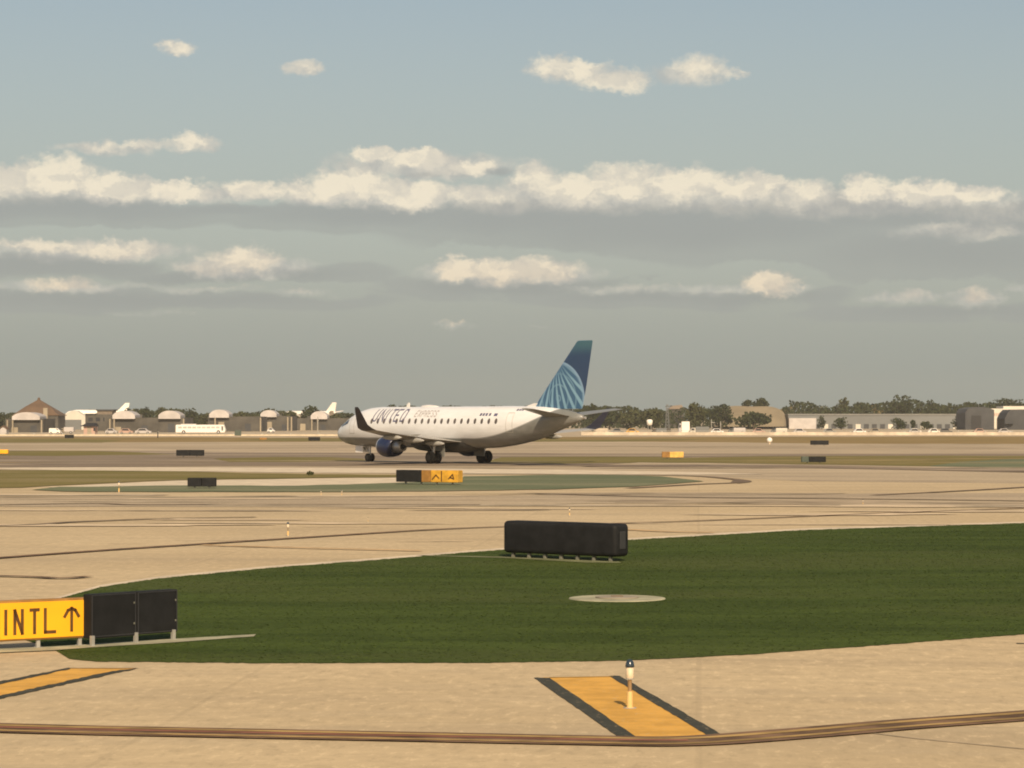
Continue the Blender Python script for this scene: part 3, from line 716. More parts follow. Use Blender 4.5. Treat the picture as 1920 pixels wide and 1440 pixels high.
def onbody(name, m_, quadpts, side=1, off=.014, parent=None):
    pts = [surf(a, b_, off, side) for a, b_ in quadpts]
    return mesh_obj(name, pts, [tuple(range(len(pts)))] if side < 0 else [tuple(range(len(pts)))], m_, parent or plane, loc=(MX, 0, 0))
for i in range(20):
    xw = -6.5 - i * .84
    zz = 3.36
    onbody('cabin_window', M['cabin_glass'], [(xw + .16 * math.cos(a), zz + .22 * math.sin(a)) for a in [2 * math.pi * j / 10 for j in range(10)]])
# cockpit glazing
def patch(name, m_, xr, zr, side, nx=5, nz=4, skew=0):
    v = []; f = []
    for i in range(nx + 1):
        for j in range(nz + 1):
            xx = xr[0] + (xr[1] - xr[0]) * i / nx; q = zr[0] + (zr[1] - zr[0]) * j / nz
            zz = zc(xx) + hh(xx) * q
            v.append(surf(xx + skew * j / nz, zz, .02, side))
    for i in range(nx):
        for j in range(nz): a = i * (nz + 1) + j; f.append((a, a + 1, a + nz + 2, a + nz + 1))
    return mesh_obj(name, v, f, m_, plane, loc=(MX, 0, 0))
for s_ in (1, -1):
    patch('windshield', M['glass'], (-1.35, -1.95), (.50, .82), s_)
    patch('side_window', M['glass'], (-2.05, -2.75), (.42, .66), s_)
# doors: thin seams round the front and rear doors
def seam(x0, x1, z0, z1):
    sts = [[(x0, z0), (x1, z0), (x1, z1), (x0, z1), (x0, z0)]]
    o = stroke_mesh(sts, .035, lambda u, v: surf(u, v, .012), .25).build('door', M['seam'], plane, loc=(MX, 0, 0)); return o
seam(-3.2, -3.95, 2.35, 4.05); seam(-23.6, -24.3, 2.5, 4.0)
# titles
def title(text, x0, z0, h, wd, m_, gap=.95, part='title_letter'):
    x = x0
    for ch in text:
        sts = [[(x - (a + .18 * b_) * h, z0 + b_ * h) for a, b_ in s] for s in FONT[ch]]
        stroke_mesh(sts, wd, lambda u, v: surf(u, v, .015), .12).build(part, m_, plane, loc=(MX, 0, 0))
        x -= ADV.get(ch, gap) * h * (1.1 if ch == 'I' else 1.0)
title('UNITED', -6.55, 3.36, .92, .11, M['title_blue'])
title('EXPRESS', -12.0, 3.72, .46, .06, M['title_grey'], .92)
for (xx, zz, ww) in ((-20.4, 3.88, .12), (-20.75, 3.88, .12), (-21.1, 3.88, .12), (-21.5, 3.88, .12), (-22.1, 3.86, .1), (-22.3, 3.86, .1)):
    onbody('registration_mark', M['title_blue'], [(xx + ww, zz - .1), (xx - ww, zz - .1), (xx - ww, zz + .1), (xx + ww, zz + .1)])
for xx in (-24.4, -24.7, -25.0): onbody('registration_mark', M['title_blue'], [(xx + .1, 4.16), (xx - .1, 4.16), (xx - .1, 4.30), (xx + .1, 4.30)])
# aerofoil surfaces
def aero(secs, name, m_, side=1, parent=None, vert=False, loc=(MX, 0, 0)):
    prof = [(0, 0), (.03, .35), (.12, .8), (.35, 1.0), (.65, .65), (1, .04), (1, -.04), (.65, -.45), (.35, -.75), (.12, -.6), (.03, -.3)]
    rg = []
    for (yy, xle, ch, zz, tk) in secs:
        if vert: rg.append([(xle - a * ch, b_ * ch * tk * .5, zz) for a, b_ in prof])
        else: rg.append([(xle - a * ch, side * yy, zz + b_ * ch * tk * .5) for a, b_ in prof])
    return MB().rings(rg).build(name, m_, parent or plane, False, loc=loc)
for s_ in (1, -1):
    wg = aero([(1.0, -11.4, 6.4, 1.72, .12), (4.3, -13.4, 4.0, 2.02, .11), (8, -15.9, 2.8, 2.36, .10), (11.2, -18.1, 1.9, 2.68, .10)], 'wing', M['wing_top'], s_)
    wl = aero([(11.2, -18.1, 1.9, 2.68, .10), (11.65, -18.3, 1.8, 2.84, .09), (11.95, -18.6, 1.35, 3.1, .09), (12.75, -19.4, .62, 4.25, .09), (12.85, -19.55, .4, 4.42, .08)], 'winglet', M['winglet'], s_, wg, loc=(0, 0, 0))
    for yy, xx, zz in ((3.1, -17.0, 1.72), (5.6, -17.6, 1.98), (8.2, -18.1, 2.22)):
        MB().rings([[(xx + dx_, s_ * yy + rr * math.cos(a), zz - .12 + rr * 1.3 * math.sin(a)) for a in [2 * math.pi * i / 10 for i in range(10)]] for dx_, rr in ((1.3, .02), (.8, .13), (0, .17), (-.7, .12), (-1.2, .02))]).build('flap_fairing', M['wing_top'], wg, True)
# fin with the globe design
m, k, b = new_mat('fin_paint')
co = k.n('ShaderNodeTexCoord').outputs['Object']; x, y, z = k.xyz(co)
px_, pz_ = k.m('ADD', x, 28.5), k.m('SUBTRACT', z, 5.1)
rad = k.m('SQRT', k.m('ADD', k.m('MULTIPLY', px_, px_), k.m('MULTIPLY', pz_, pz_)))
globe = k.rng(rad, 2.84, 2.76)
qx, qz = k.m('ADD', x, 27.95), k.m('SUBTRACT', z, 8.3)
ang = k.m('ARCTAN2', qx, k.m('MULTIPLY', qz, -1.0))
warp = k.m('MULTIPLY', k.m('SUBTRACT', k.noise(co, 1.5, 2), .5), .5)
stp = k.m('SINE', k.m('ADD', k.m('MULTIPLY', ang, 34.0), warp))
lat = k.m('SINE', k.m('MULTIPLY', rad, 7.5))
lines = k.m('MAXIMUM', k.rng(stp, .05, .75), k.m('MULTIPLY', k.rng(lat, .75, .98), .5))
fade = k.rng(z, 7.6, 6.2)
gcol = k.mix(k.m('MULTIPLY', lines, k.m('ADD', .35, k.m('MULTIPLY', fade, .6))), (.045, .125, .235), (.22, .40, .53))
gcol = k.mix(k.rng(rad, 2.45, 2.75), gcol, (.22, .36, .52))
top = k.mix(k.rng(z, 8.2, 9.3), (.020, .052, .125), (.045, .125, .17))
k.put(b.inputs['Base Color'], k.mix(globe, top, gcol)); b.inputs['Roughness'].default_value = .35; b.inputs['Coat Weight'].default_value = .2
M['fin'] = m
fin = aero([(0, -25.3, 5.7, 4.3, .07), (0, -25.75, 5.4, 4.75, .08), (0, -27.1, 4.4, 6.1, .09), (0, -30.4, 1.8, 9.38, .09), (0, -30.6, 1.55, 9.46, .07)], 'fin', M['fin'], 1, vert=True)
aero([(0, -23.6, 7.0, 4.28, .02), (0, -24.7, 6.0, 4.58, .03), (0, -25.4, 5.4, 4.75, .04)], 'dorsal_fillet', M['white'], 1, vert=True)
for s_ in (1, -1):
    aero([(.2, -27.0, 3.0, 3.72, .09), (4.9 if s_ > 0 else 4.1, -29.7, 1.4, 4.28, .09)], 'tailplane', M['grey_paint'], s_)
# belly fairing
MB().rings([[(xx, 1.25 * s * math.cos(a), 1.75 + .92 * s * math.sin(a)) for a in [2 * math.pi * i / 24 for i in range(24)]] for xx, s in ((-9.4, .05), (-10.2, .5), (-11.3, .82), (-13, .98), (-16, 1.0), (-17.6, .92), (-18.9, .6), (-19.8, .08))]).build('belly_fairing', M['belly'], plane, True, loc=(MX, 0, 0))
# engines
for s_ in (1, -1):
    ex, ey, ez = -11.5, 4.1 * s_, 1.33
    def ring(xx, rr, zz=0): return [(ex + xx, ey + rr * math.cos(a), ez + zz + rr * math.sin(a)) for a in [2 * math.pi * i / 24 for i in range(24)]]
    en = MB().rings([ring(-.14, .74), ring(-.4, .82), ring(-.8, .86), ring(-1.3, .84), ring(-1.9, .74), ring(-1.92, .60), ring(-1.6, .5)], False).build('engine', M['navy'], plane, True, loc=(MX, 0, 0))
    MB().rings([ring(-.16, .745), ring(-.03, .715), ring(0, .67), ring(-.06, .62), ring(-.5, .60)], False).build('inlet_lip', M['lip'], en, True)
    MB().rings([ring(-.5, .61), ring(-.52, .02)], True).build('fan', M['soot'], en)
    MB().rings([ring(-1.7, .56), ring(-1.75, .1)], True).build('exhaust_ring', M['soot'], en)
    MB().rings([ring(-1.7, .50), ring(-2.3, .45), ring(-2.7, .38), ring(-2.71, .30), ring(-2.5, .2)], False).build('nozzle', M['metal'], en, True)
    MB().rings([ring(-2.3, .2), ring(-2.9, .12), ring(-3.2, .02)], True).build('exhaust_cone', M['soot'], en, True)
    MB().rings([[(ex + a_, ey + b_, zz) for a_, b_ in ((0 + o_, -.02), (-.6 + o_, -.14), (-2.6 + o_, -.14), (-3.4 + o_, -.02), (-3.4 + o_, .02), (-2.6 + o_, .14), (-.6 + o_, .14), (0 + o_, .02))] for zz, o_ in ((ez + .75, -.7), (ez + 1.0, -1.6))]).build('pylon', M['wing_top'], en)
# landing gear
def gear(xx, yy, rt, wt, sep, ztop, name):
    gr1 = MB().tube((xx, yy, rt), (xx, yy * .97, ztop), .09, .12).tube((xx, yy - sep - wt / 2, rt), (xx, yy + sep + wt / 2, rt), .06).tube((xx, yy, rt + .35), (xx + .7, yy, ztop), .045).build(name, M['metal'], plane, loc=(MX, 0, 0))
    for q in (-sep, sep):
        ty = MB().rings([[(xx + rr * math.cos(a), yy + q + dy_, rt + rr * math.sin(a)) for a in [2 * math.pi * i / 24 for i in range(24)]] for dy_, rr in ((-wt / 2, rt * .62), (-wt / 2, rt * .86), (-wt * .3, rt), (wt * .3, rt), (wt / 2, rt * .86), (wt / 2, rt * .62))]).build('tyre', M['rubber'], gr1, True)
        MB().rings([[(xx + rr * math.cos(a), yy + q + dy_, rt + rr * math.sin(a)) for a in [2 * math.pi * i / 16 for i in range(16)]] for dy_, rr in ((-wt / 2 - .01, rt * .3), (-wt / 2 - .02, rt * .5), (wt / 2 + .02, rt * .5), (wt / 2 + .01, rt * .3))]).build('wheel_hub', M['hub'], gr1)
    return gr1
gear(-16.2, 2.6, .50, .36, .33, 1.7, 'main_gear'); gear(-16.2, -2.6, .50, .36, .33, 1.7, 'main_gear')
gear(-4.35, 0, .34, .22, .2, 1.4, 'nose_gear')
MB().box(-16.9, -15.6, 2.02, 2.07, .55, 1.5).build('gear_door', M['grey_paint'], plane, loc=(MX, 0, 0))
MB().box(-16.9, -15.6, -2.07, -2.02, .55, 1.5).build('gear_door', M['grey_paint'], plane, loc=(MX, 0, 0))
MB().box(-3.9, -2.9, .38, .42, .75, 1.3).box(-3.9, -2.9, -.42, -.38, .75, 1.3).build('nose_gear_door', M['white'], plane, loc=(MX, 0, 0))
# blade aerials
MB().prism([(-9.3, 4.5), (-9.75, 4.5), (-9.75, 4.86), (-9.55, 4.86)], -.03, .03).build('aerial', M['white'], plane, loc=(MX, 0, 0))
MB().rings([[(xx, .28 * s * math.cos(a), 4.52 + .17 * s * math.sin(a)) for a in [2 * math.pi * i / 12 for i in range(12)]] for xx, s in ((-11.2, .05), (-11.6, .8), (-12.4, 1), (-13.2, .6), (-13.7, .05))]).build('antenna_dome', M['white'], plane, True, loc=(MX, 0, 0))
MB().tube((-30.4, 0, 3.55), (-31.4, 0, 3.62), .14, .10).build('tail_exhaust', M['metal'], plane, loc=(MX, 0, 0))
MB().prism([(-3.4, 1.2), (-3.7, 1.2), (-3.75, .95), (-3.6, .95)], -.02, .02).build('aerial', M['grey_paint'], plane, loc=(MX, 0, 0))

# ------------------------------------------------------------------ trees
def crown_mesh(name, w_, h_, d_, z0, m_, parent, seed, n=520, leaf=.42, lob=7):
    rr = random.Random(seed); v = []; f = []
    L = [(rr.uniform(-.55, .55) * w_ / 2, rr.uniform(-.5, .5) * d_ / 2, z0 + h_ * rr.uniform(.25, .72), rr.uniform(.38, .62)) for _ in range(lob)]
    L.append((0, 0, z0 + h_ * .5, .8)); L.append((rr.uniform(-.15, .15) * w_, 0, z0 + h_ * .74, .5))
    for i in range(n):
        cx, cy, cz, q = rr.choice(L)
        u = Vector((rr.gauss(0, 1), rr.gauss(0, 1), rr.gauss(0, 1))).normalized() * (rr.random() ** .33)
        p = Vector((cx + u.x * q * w_ / 2, cy + u.y * q * d_ / 2, cz + u.z * q * h_ / 2 * (.95)))
        p.z = min(max(p.z, z0), z0 + h_)
        if abs(p.x) > w_ / 2: p.x *= .8
        s_ = leaf * rr.uniform(.6, 1.5)
        a = Vector((rr.gauss(0, 1), rr.gauss(0, 1), rr.gauss(0, .7))).normalized(); b_ = a.orthogonal().normalized(); c_ = a.cross(b_)
        an = rr.uniform(0, 6.28); e1 = (b_ * math.cos(an) + c_ * math.sin(an)) * s_; e2 = (c_ * math.cos(an) - b_ * math.sin(an)) * s_ * .7
        k_ = len(v); v += [p - e1, p - e2 * .9 + e1 * .2, p + e1, p + e2 + a * s_ * .3]; f.append((k_, k_ + 1, k_ + 2, k_ + 3))
    return mesh_obj(name, v, f, m_, parent)
TS = [100]
def tree(x0, x1, yt, label, kind='leaf_dark', Y=900, base=None, name='tree', cat='tree', group='trees along the horizon', n=620, low=.03):
    TS[0] += 1
    X = XA((x0 + x1) / 2, Y); wd = (x1 - x0) / F * Y; ht = ZA(yt, Y)
    r = thing(name, label, cat, (X, Y, 0), 0, group)
    z0 = ht * low
    tk = MB().tube((0, 0, 0), (0, 0, ht * .45), max(.12, wd * .035), max(.08, wd * .022), 8)
    for a in (0.3, 2.3, 4.4):
        tk.tube((0, 0, ht * .35), (math.cos(a) * wd * .22, math.sin(a) * wd * .22, ht * .68), max(.06, wd * .018), .04, 6)
    tk.build('trunk', M['bark'], r)
    crown_mesh('crown', wd, ht - z0, min(wd, 9), z0, M[kind], r, TS[0], n, leaf=max(.28, min(.55, wd * .06)))
    return r
T = [(-22, 17, 772, 'dark tree cut by the left edge of the view', 'leaf_dark'),
 (14, 38, 777, 'small dull tree between the left edge and the brown roof', 'leaf_mid'),
 (225, 264, 764, 'dark tree just right of the white curved tail', 'leaf_dark'),
 (255, 290, 761, 'round dark tree, tallest behind the long dark shed', 'leaf_dark'),
 (284, 318, 762.5, 'flat-topped dark tree left of the second white vault', 'leaf_mid'),
 (310, 337, 764, 'pale green tree peeping above the second white vault', 'leaf_mid'),
 (341, 374, 763, 'pointed dark tree behind the white bus', 'leaf_dark'),
 (368, 400, 773, 'low green tree right of the pointed one behind the bus', 'leaf_mid'),
 (426, 486, 771, 'wide low brownish tree right of the bus', 'leaf_mid'),
 (510, 562, 769.5, 'grey-brown tree right of the third hangar roof', 'leaf_mid'),
 (556, 602, 759, 'dense dark tree left of the white star-shaped tail', 'leaf_dark'),
 (608, 643, 773, 'low grey-green tree right of the white star-shaped tail', 'leaf_mid'),
 (634, 676, 773.5, 'low dark tree just behind the airliner winglet', 'leaf_dark'),
 (720, 750, 757, 'dark treetop showing above the forward cabin roof', 'leaf_dark'),
 (1086, 1128, 756, 'big dark tree right behind the airliner tail', 'leaf_dark'),
 (1118, 1168, 762, 'dark tree second right of the airliner tail', 'leaf_dark'),
 (1158, 1206, 765, 'flat dark tree third right of the airliner tail', 'leaf_mid'),
 (1196, 1248, 764, 'greenish tree left of the lattice mast', 'leaf_mid'),
 (1282, 1326, 751, 'dome-shaped dark tree with a pointed tip right of the mast', 'leaf_mid'),
 (1322, 1382, 757, 'broad dark tree left of the tan hillside', 'leaf_dark'),
 (1376, 1452, 771, 'long low dark tree at the foot of the tan hillside', 'leaf_dark'),
 (1446, 1510, 760, 'brownish dry tree right of the tan hillside', 'leaf_dry'),
 (1498, 1570, 757, 'dull green tree over the left end of the low warehouse', 'leaf_mid'),
 (1564, 1600, 743, 'umbrella-topped tree over the low warehouse', 'leaf_mid'),
 (1592, 1632, 751, 'bushy tree right of the umbrella-topped one', 'leaf_mid'),
 (1622, 1668, 757, 'olive dry tree in the middle of the warehouse roofline', 'leaf_dry'),
 (1656, 1712, 739, 'tallest two-lobed dark tree above the warehouse', 'leaf_dark'),
 (1704, 1738, 760, 'small olive tree right of the tallest one', 'leaf_mid'),
 (1732, 1768, 747, 'square-topped dark tree right of the small olive one', 'leaf_dark'),
 (1758, 1808, 755, 'long dark tree left of the slate hangar', 'leaf_dark'),
 (1796, 1850, 752, 'low dark tree behind the slate hangar', 'leaf_dark'),
 (1846, 1935, 745, 'broad flat-topped dark tree above the white terminal', 'leaf_dark')]
for i, (a, b_, yt, lab, kd) in enumerate(T):
    tree(a, b_, yt, lab, kd, Y=(1135 if a > 1440 else 960) + (i * 37) % 60, n=int(380 + (b_ - a) * 9))
for a in ((1386, 1415, 748, 'small dark treetop at the left on the crest of the tan hillside'), (1408, 1444, 746, 'larger dark treetop at the right on the crest of the tan hillside')):
    tree(a[0], a[1], a[2], a[3], 'leaf_dark', Y=1080, n=500, low=.6)
# bushes
crown_mesh('foliage', .62, .30, .5, .0, M['leaf_mid'], bush_later[0], 3, 200, .05)
for (a, b_, yt, Y, lab) in ((1561, 1593, 781, 985, 'round dark bush in front of the warehouse, left of centre'), (1668, 1701, 782, 985, 'round dark bush in front of the middle of the warehouse'),
    (1706, 1717, 787, 985, 'slim grey-green bush right of the middle bush'), (1722, 1752, 790, 985, 'long low bush toward the right end of the warehouse'),
    (1782, 1805, 778, 985, 'tall dark bush at the right end of the warehouse'), (1532, 1549, 777, 985, 'narrow dark bush at the left end of the warehouse')):
    r = tree(a, b_, yt, lab, 'leaf_dark', Y=Y, name='bush', cat='bush', group='bushes in front of the warehouse', n=330, low=.02)

# a far-off wood that closes the horizon
rr = random.Random(11); v = []; f = []
for i in range(34000):
    Y = rr.uniform(1125, 1215); px = rr.uniform(-150, 2070)
    top = 774 + 3.0 * math.sin(px * .021) + 2.5 * math.sin(px * .057 + 1) + 2 * math.sin(px * .13 + 2)
    if 740 < px < 1110: top = 763 + 1.5 * math.sin(px * .08)
    if px > 1110: top -= 8
    if px > 1480: top -= 9 + 3 * math.sin(px * .031)
    if 1345 < px < 1468: top = 781
    if 215 < px < 345: top = 769 + 2 * math.sin(px * .09)
    hz_ = ZA(top, Y); z_ = rr.random() ** .8 * hz_; s_ = rr.uniform(.35, .9)
    a = Vector((rr.gauss(0, 1), rr.gauss(0, 1), rr.gauss(0, .7))).normalized(); b_ = a.orthogonal().normalized() * s_; c_ = a.cross(b_)
    p = Vector((XA(px, Y), Y, z_)); k_ = len(v); v += [p - b_, p - c_ * .8, p + b_, p + c_]; f.append((k_, k_ + 1, k_ + 2, k_ + 3))
o = mesh_obj('far_wood', v, f, M['leaf_dark']); tag(o, 'distant wood that closes the horizon behind everything', 'wood'); o['kind'] = 'stuff'
# tan hill beyond
hp = []
for i in range(41):
    px = 1338 + i * 3.4; k_ = i / 40; hp.append((px, 790 - (30 + 2 * math.sin(k_ * 9)) * math.sin(math.pi * k_) ** .28))
v = [AT(p[0], p[1], 1070) for p in hp] + [AT(p[0], 800, 1045) for p in hp] + [AT(p[0], 800, 1250) for p in hp]
n = len(hp); f = [(i + n, i + n + 1, i + 1, i) for i in range(n - 1)] + [(i, i + 1, i + 1 + 2 * n, i + 2 * n) for i in range(n - 1)]
o = mesh_obj('hill', v, f, M['hill_tan'], smooth=True); o['kind'] = 'structure'

# ------------------------------------------------------------------ buildings
def bld(name, label, px0, px1, yb, depth=14.0, cat='building', group=None):
    Y = dist(yb); r = thing(name, label, cat, (XA((px0 + px1) / 2, Y), Y, 0), 0, group)
    hw = (px1 - px0) / 2 / F * Y
    return r, Y, hw
def lx(px, r, Y): return XA(px, Y) - r.location.x
# brown pyramid-roofed hangar
r, Y, hw = bld('hangar', 'tall hangar with a big brown pyramid roof at far left', 24, 110, 806)
za, ze = ZA(748, Y), ZA(779, Y)
ap = lx(66, r, Y)
MB().box(-hw + .3, hw - .3, .4, 16, 0, ze).build('wall', M['wall_dark'], r)
MB().add([(-hw - .3, 0, ze), (hw + .3, 0, ze), (hw + .3, 17, ze), (-hw - .3, 17, ze), (ap, 7.5, za), (ap - .001, 7.6, za), (-hw * .55, 3.2, ze + (za - ze) * .52), (hw * .55, 3.2, ze + (za - ze) * .52)],
    [(0, 1, 7, 6), (6, 7, 4), (1, 2, 4, 7), (2, 3, 4), (3, 0, 6, 4), (0, 3, 2, 1)]).build('roof', M['roof_brown'], r)
MB().lathe([(0, .55), (.7, .45), (1.0, .05)], 10, (ap, 7.5, za - .35)).build('roof_cap', M['roof_brown'], r)
MB().box(lx(82, r, Y), lx(90, r, Y), -1.0, .38, 0, ZA(765, Y)).build('stair_tower', M['wall_tan'], r)
# sheds with white vaults
def shed(label, px0, px1, yb, yw, vaults, cols, wm='wall_dark', group='dark sheds with white vaulted roofs'):
    r, Y, hw = bld('cargo_shed', label, px0, px1, yb, group=group)
    zw = ZA(yw, Y); MB().box(-hw, hw, 0, 20, 0, zw).build('wall', M[wm], r)
    for (a, b_, yt) in vaults:
        xa, xb = lx(a, r, Y), lx(b_, r, Y); zt_ = ZA(yt, Y)
        pts = [(xa + (xb - xa) * q, zw + .003 + (zt_ - zw) * (math.sin(math.pi * min(.98, max(.02, q))) ** .38)) for q in np.linspace(0, 1, 15)]
        MB().prism([(xa, zw - .35)] + [(xb, zw - .35)] + pts[::-1], -1.2, 10).build('vaulted_roof', M['pinkwhite'], r)
    for cpx in cols: MB().box(lx(cpx - 1.2, r, Y), lx(cpx + 1.2, r, Y), -1.0, -.3, 0, zw - .36).build('column', M['wall_tan'], r)
    for i in range(max(1, int(hw / 5))):
        xx = random.uniform(-hw + 1, hw - 1); ww = random.uniform(.5, 1.6)
        MB().box(xx - ww, xx + ww, 11, 13, zw - .01, zw + random.uniform(.5, 1.3)).build('roof_unit', M['wall_slate' if i % 2 else 'wall_dark'], r)
    nb = max(2, int(hw / 3))
    for i in range(nb):
        xx = -hw + (i + .5) * 2 * hw / nb
        MB().box(xx - .9, xx + .9, -.06, -.01, 0, zw * (.35 + .3 * random.random())).build('door', M['wall_slate'] if i % 3 else M['wall_tan'], r)
    return r
shed('dark shed with a white vault in front of the brown-roofed hangar', 10, 81, 811, 785, [(24, 76, 773)], [15, 25, 79])
shed('long dark shed with two white vaults left of the bus', 196, 346, 811, 783, [(212, 254, 770), (298, 339, 770)], [207, 215, 345])
shed('dark shed whose white vault rises over the bus rear', 390, 490, 809, 781, [(393, 430, 768)], [404, 489])
shed('dark shed with white vault at its left end and open bays', 490, 548, 808, 780, [(489, 519, 769)], [491, 540, 547])
shed('plain dark shed behind the airliner nose', 549, 700, 807, 784, [(583, 614, 771)], [585, 596], group='dark sheds with white vaulted roofs')
# stepped brown house and small buildings
r, Y, hw = bld('terminal_block', 'stepped grey-brown flat-roofed block left of the white curved tail', 160, 210, 808)
MB().box(-hw, hw, 0, 12, 0, ZA(777, Y)).build('wall', M['wall_dark'], r)
MB().box(lx(181, r, Y), hw - .1, 1, 10, ZA(777, Y) - .01, ZA(770, Y)).build('upper_wall', mat('wall_brown', (.19, .15, .11), .8), r)
MB().box(lx(179, r, Y), hw + .3, .6, 10.4, ZA(770, Y), ZA(767.5, Y)).build('roof', M['wall_slate'], r)
MB().box(-hw - .3, lx(180, r, Y), -.4, 12.4, ZA(777, Y), ZA(775.5, Y)).build('roof', M['wall_slate'], r)
for i in range(4): MB().box(-hw + 1 + i * 2.4, -hw + 2.4 + i * 2.4, -.05, -.01, ZA(790, Y), ZA(783, Y)).build('window', M['glass'], r)
r, Y, hw = bld('pale_hangar', 'faint pale low-pitched hangar roof beyond the brown hangar', 112, 160, 805.5)
MB().prism([(-hw, 0), (hw, 0), (hw, ZA(781, Y)), (hw * .3, ZA(770.5, Y)), (-.1, ZA(770, Y)), (-hw, ZA(781, Y))], 0, 14).build('wall', M['wall_white'], r)
MB().box(-hw * .7, hw * .7, -.05, -.01, 0, ZA(787, Y)).build('door', M['wall_bluegrey'], r)
r, Y, hw = bld('hut', 'small pink hut with a black overhanging roof', 155, 180, 815)
MB().box(-hw * .85, hw * .85, 0, 4, 0, ZA(799.5, Y)).build('wall', M['wall_pink'], r)
MB().add([(-hw * 1.4, -.6, ZA(799.5, Y)), (hw * 1.05, -.6, ZA(799.5, Y)), (hw * 1.05, 4.6, ZA(799.5, Y)), (-hw * 1.4, 4.6, ZA(799.5, Y)), (-hw * .5, 1.5, ZA(793, Y)), (hw * 1.0, 1.5, ZA(793, Y))], [(0, 1, 5, 4), (1, 2, 5), (2, 3, 4, 5), (3, 0, 4), (0, 3, 2, 1)]).build('roof', M['soot'], r)
MB().box(-.5, .5, -.05, -.01, 0, 1.9).build('door', M['wall_tan'], r); MB().box(1.0, 1.5, -.05, -.01, .9, 1.6).build('window', M['glass'], r)
r, Y, hw = bld('hut', 'tiny cream hut with a brown gable at the left edge', 0, 12, 815)
MB().prism([(-hw, 0), (hw, 0), (hw, 1.3), (0, 1.9), (-hw, 1.3)], 0, 3).build('wall', M['pinkwhite'], r)
MB().prism([(-hw - .3, 1.3), (0, 1.92), (hw + .3, 1.3), (hw + .3, 1.5), (0, 2.2), (-hw - .3, 1.5)], -.2, 3.2).build('roof', M['roof_brown'], r)
r, Y, hw = bld('house', 'brown-roofed house between the mast and the dome-shaped tree', 1253, 1284, 803)
MB().box(-hw * .9, hw * .9, 0, 10, 0, ZA(767, Y)).build('wall', M['wall_dark'], r)
MB().prism([(-hw, ZA(767, Y)), (hw, ZA(767, Y)), (hw * .6, ZA(759, Y)), (-hw * .5, ZA(761, Y))], -.3, 10.3).build('roof', mat('roof_taupe', (.24, .19, .14), .8), r)
for i in range(3): MB().box(-hw * .7 + i * 1.9, -hw * .7 + 1.1 + i * 1.9, -.05, -.01, 2.4, 4.0).build('window', M['glass'], r)
# warehouse
r, Y, hw = bld('warehouse', 'very long low blue-grey warehouse on the right horizon', 1478, 1816, 804)
zr = ZA(776, Y)
MB().box(-hw, hw, 0, 30, 0, zr - .5).build('wall', M['wall_bluegrey'], r)
MB().box(-hw - .2, hw + .2, -.3, 30.3, zr - .5, zr).build('roof', mat('roof_grey', (.22, .22, .205), .8), r)
for i in range(22):
    xx = -hw + 2 + i * (2 * hw - 4) / 21
    MB().box(xx - 1.0, xx + 1.0, -.07, -.01, 0, 1.9).build('dock_door', M['wall_slate'] if i % 4 else M['wall_white'], r)
MB().box(-hw, -hw + 11, -3, -.1, 0, ZA(784, Y)).build('annex', M['pinkwhite'], r)
r, Y, hw = bld('slate_hangar', 'slate-grey round-shouldered hangar right of the warehouse', 1810, 1864, 806)
pts = [(-hw, 0), (hw, 0), (hw, ZA(765, Y) - .6)] + [(hw * q, ZA(764, Y) + .2 - (1 - math.sqrt(max(0, 1 - q * q))) * 1.6) for q in (.9, .6, .2, -.2, -.6, -.85)] + [(-hw, ZA(768, Y) - 1.2)]
MB().prism(pts, 0, 20).build('wall', M['wall_slate'], r)
MB().box(-hw * .6, hw * .1, -.08, -.01, 0, ZA(779, Y)).build('door', M['soot'], r)
r, Y, hw = bld('terminal_building', 'white terminal building with a dark window band, behind two slate hangars', 1850, 1960, 803.5)
MB().box(-hw, hw, 0, 18, 0, ZA(766, Y)).build('wall', M['wall_white'], r)
MB().box(lx(1882, r, Y), hw, 1, 17, ZA(766, Y), ZA(761.5, Y)).build('upper_wall', M['wall_white'], r)
for i in range(9): MB().box(lx(1864 + i * 3.2, r, Y), lx(1866 + i * 3.2, r, Y), -.06, -.01, ZA(780, Y), ZA(774.5, Y)).build('window', M['wall_pink'], r)
r, Y, hw = bld('slate_hangar', 'slate-blue barrel-shaped hangar cut by the right edge', 1884, 1960, 806)
MB().prism([(-hw, 0), (hw, 0), (hw, ZA(767, Y)), (-hw * .7, ZA(768, Y)), (-hw * .86, ZA(774, Y)), (-hw, ZA(785, Y))], 0, 16).build('wall', M['wall_slate'], r)
MB().lathe([(0, .01), (.15, 1.4), (.3, 1.5)], 16, (-hw * .8, -.4, 1.9)).build('vent', M['soot'], r)
r, Y, hw = bld('tank', 'dark round tank beside a grey pillar left of the warehouse', 1455, 1477, 803)
MB().rings([[(q * math.cos(a), dy_, 1.9 + q * math.sin(a)) for a in [2 * math.pi * i / 20 for i in range(20)]] for dy_, q in ((-.2, 1.5), (0, 1.7), (5, 1.7), (5.2, 1.5))]).build('drum', M['wall_slate'], r, True)
MB().box(-1.3, -.9, .5, 4.5, 0, .6).box(.9, 1.3, .5, 4.5, 0, .6).build('saddle', M['wall_dark'], r)
MB().box(-2.7, -1.9, 1, 2, 0, ZA(776, Y)).build('pillar', M['wall_bluegrey'], r)

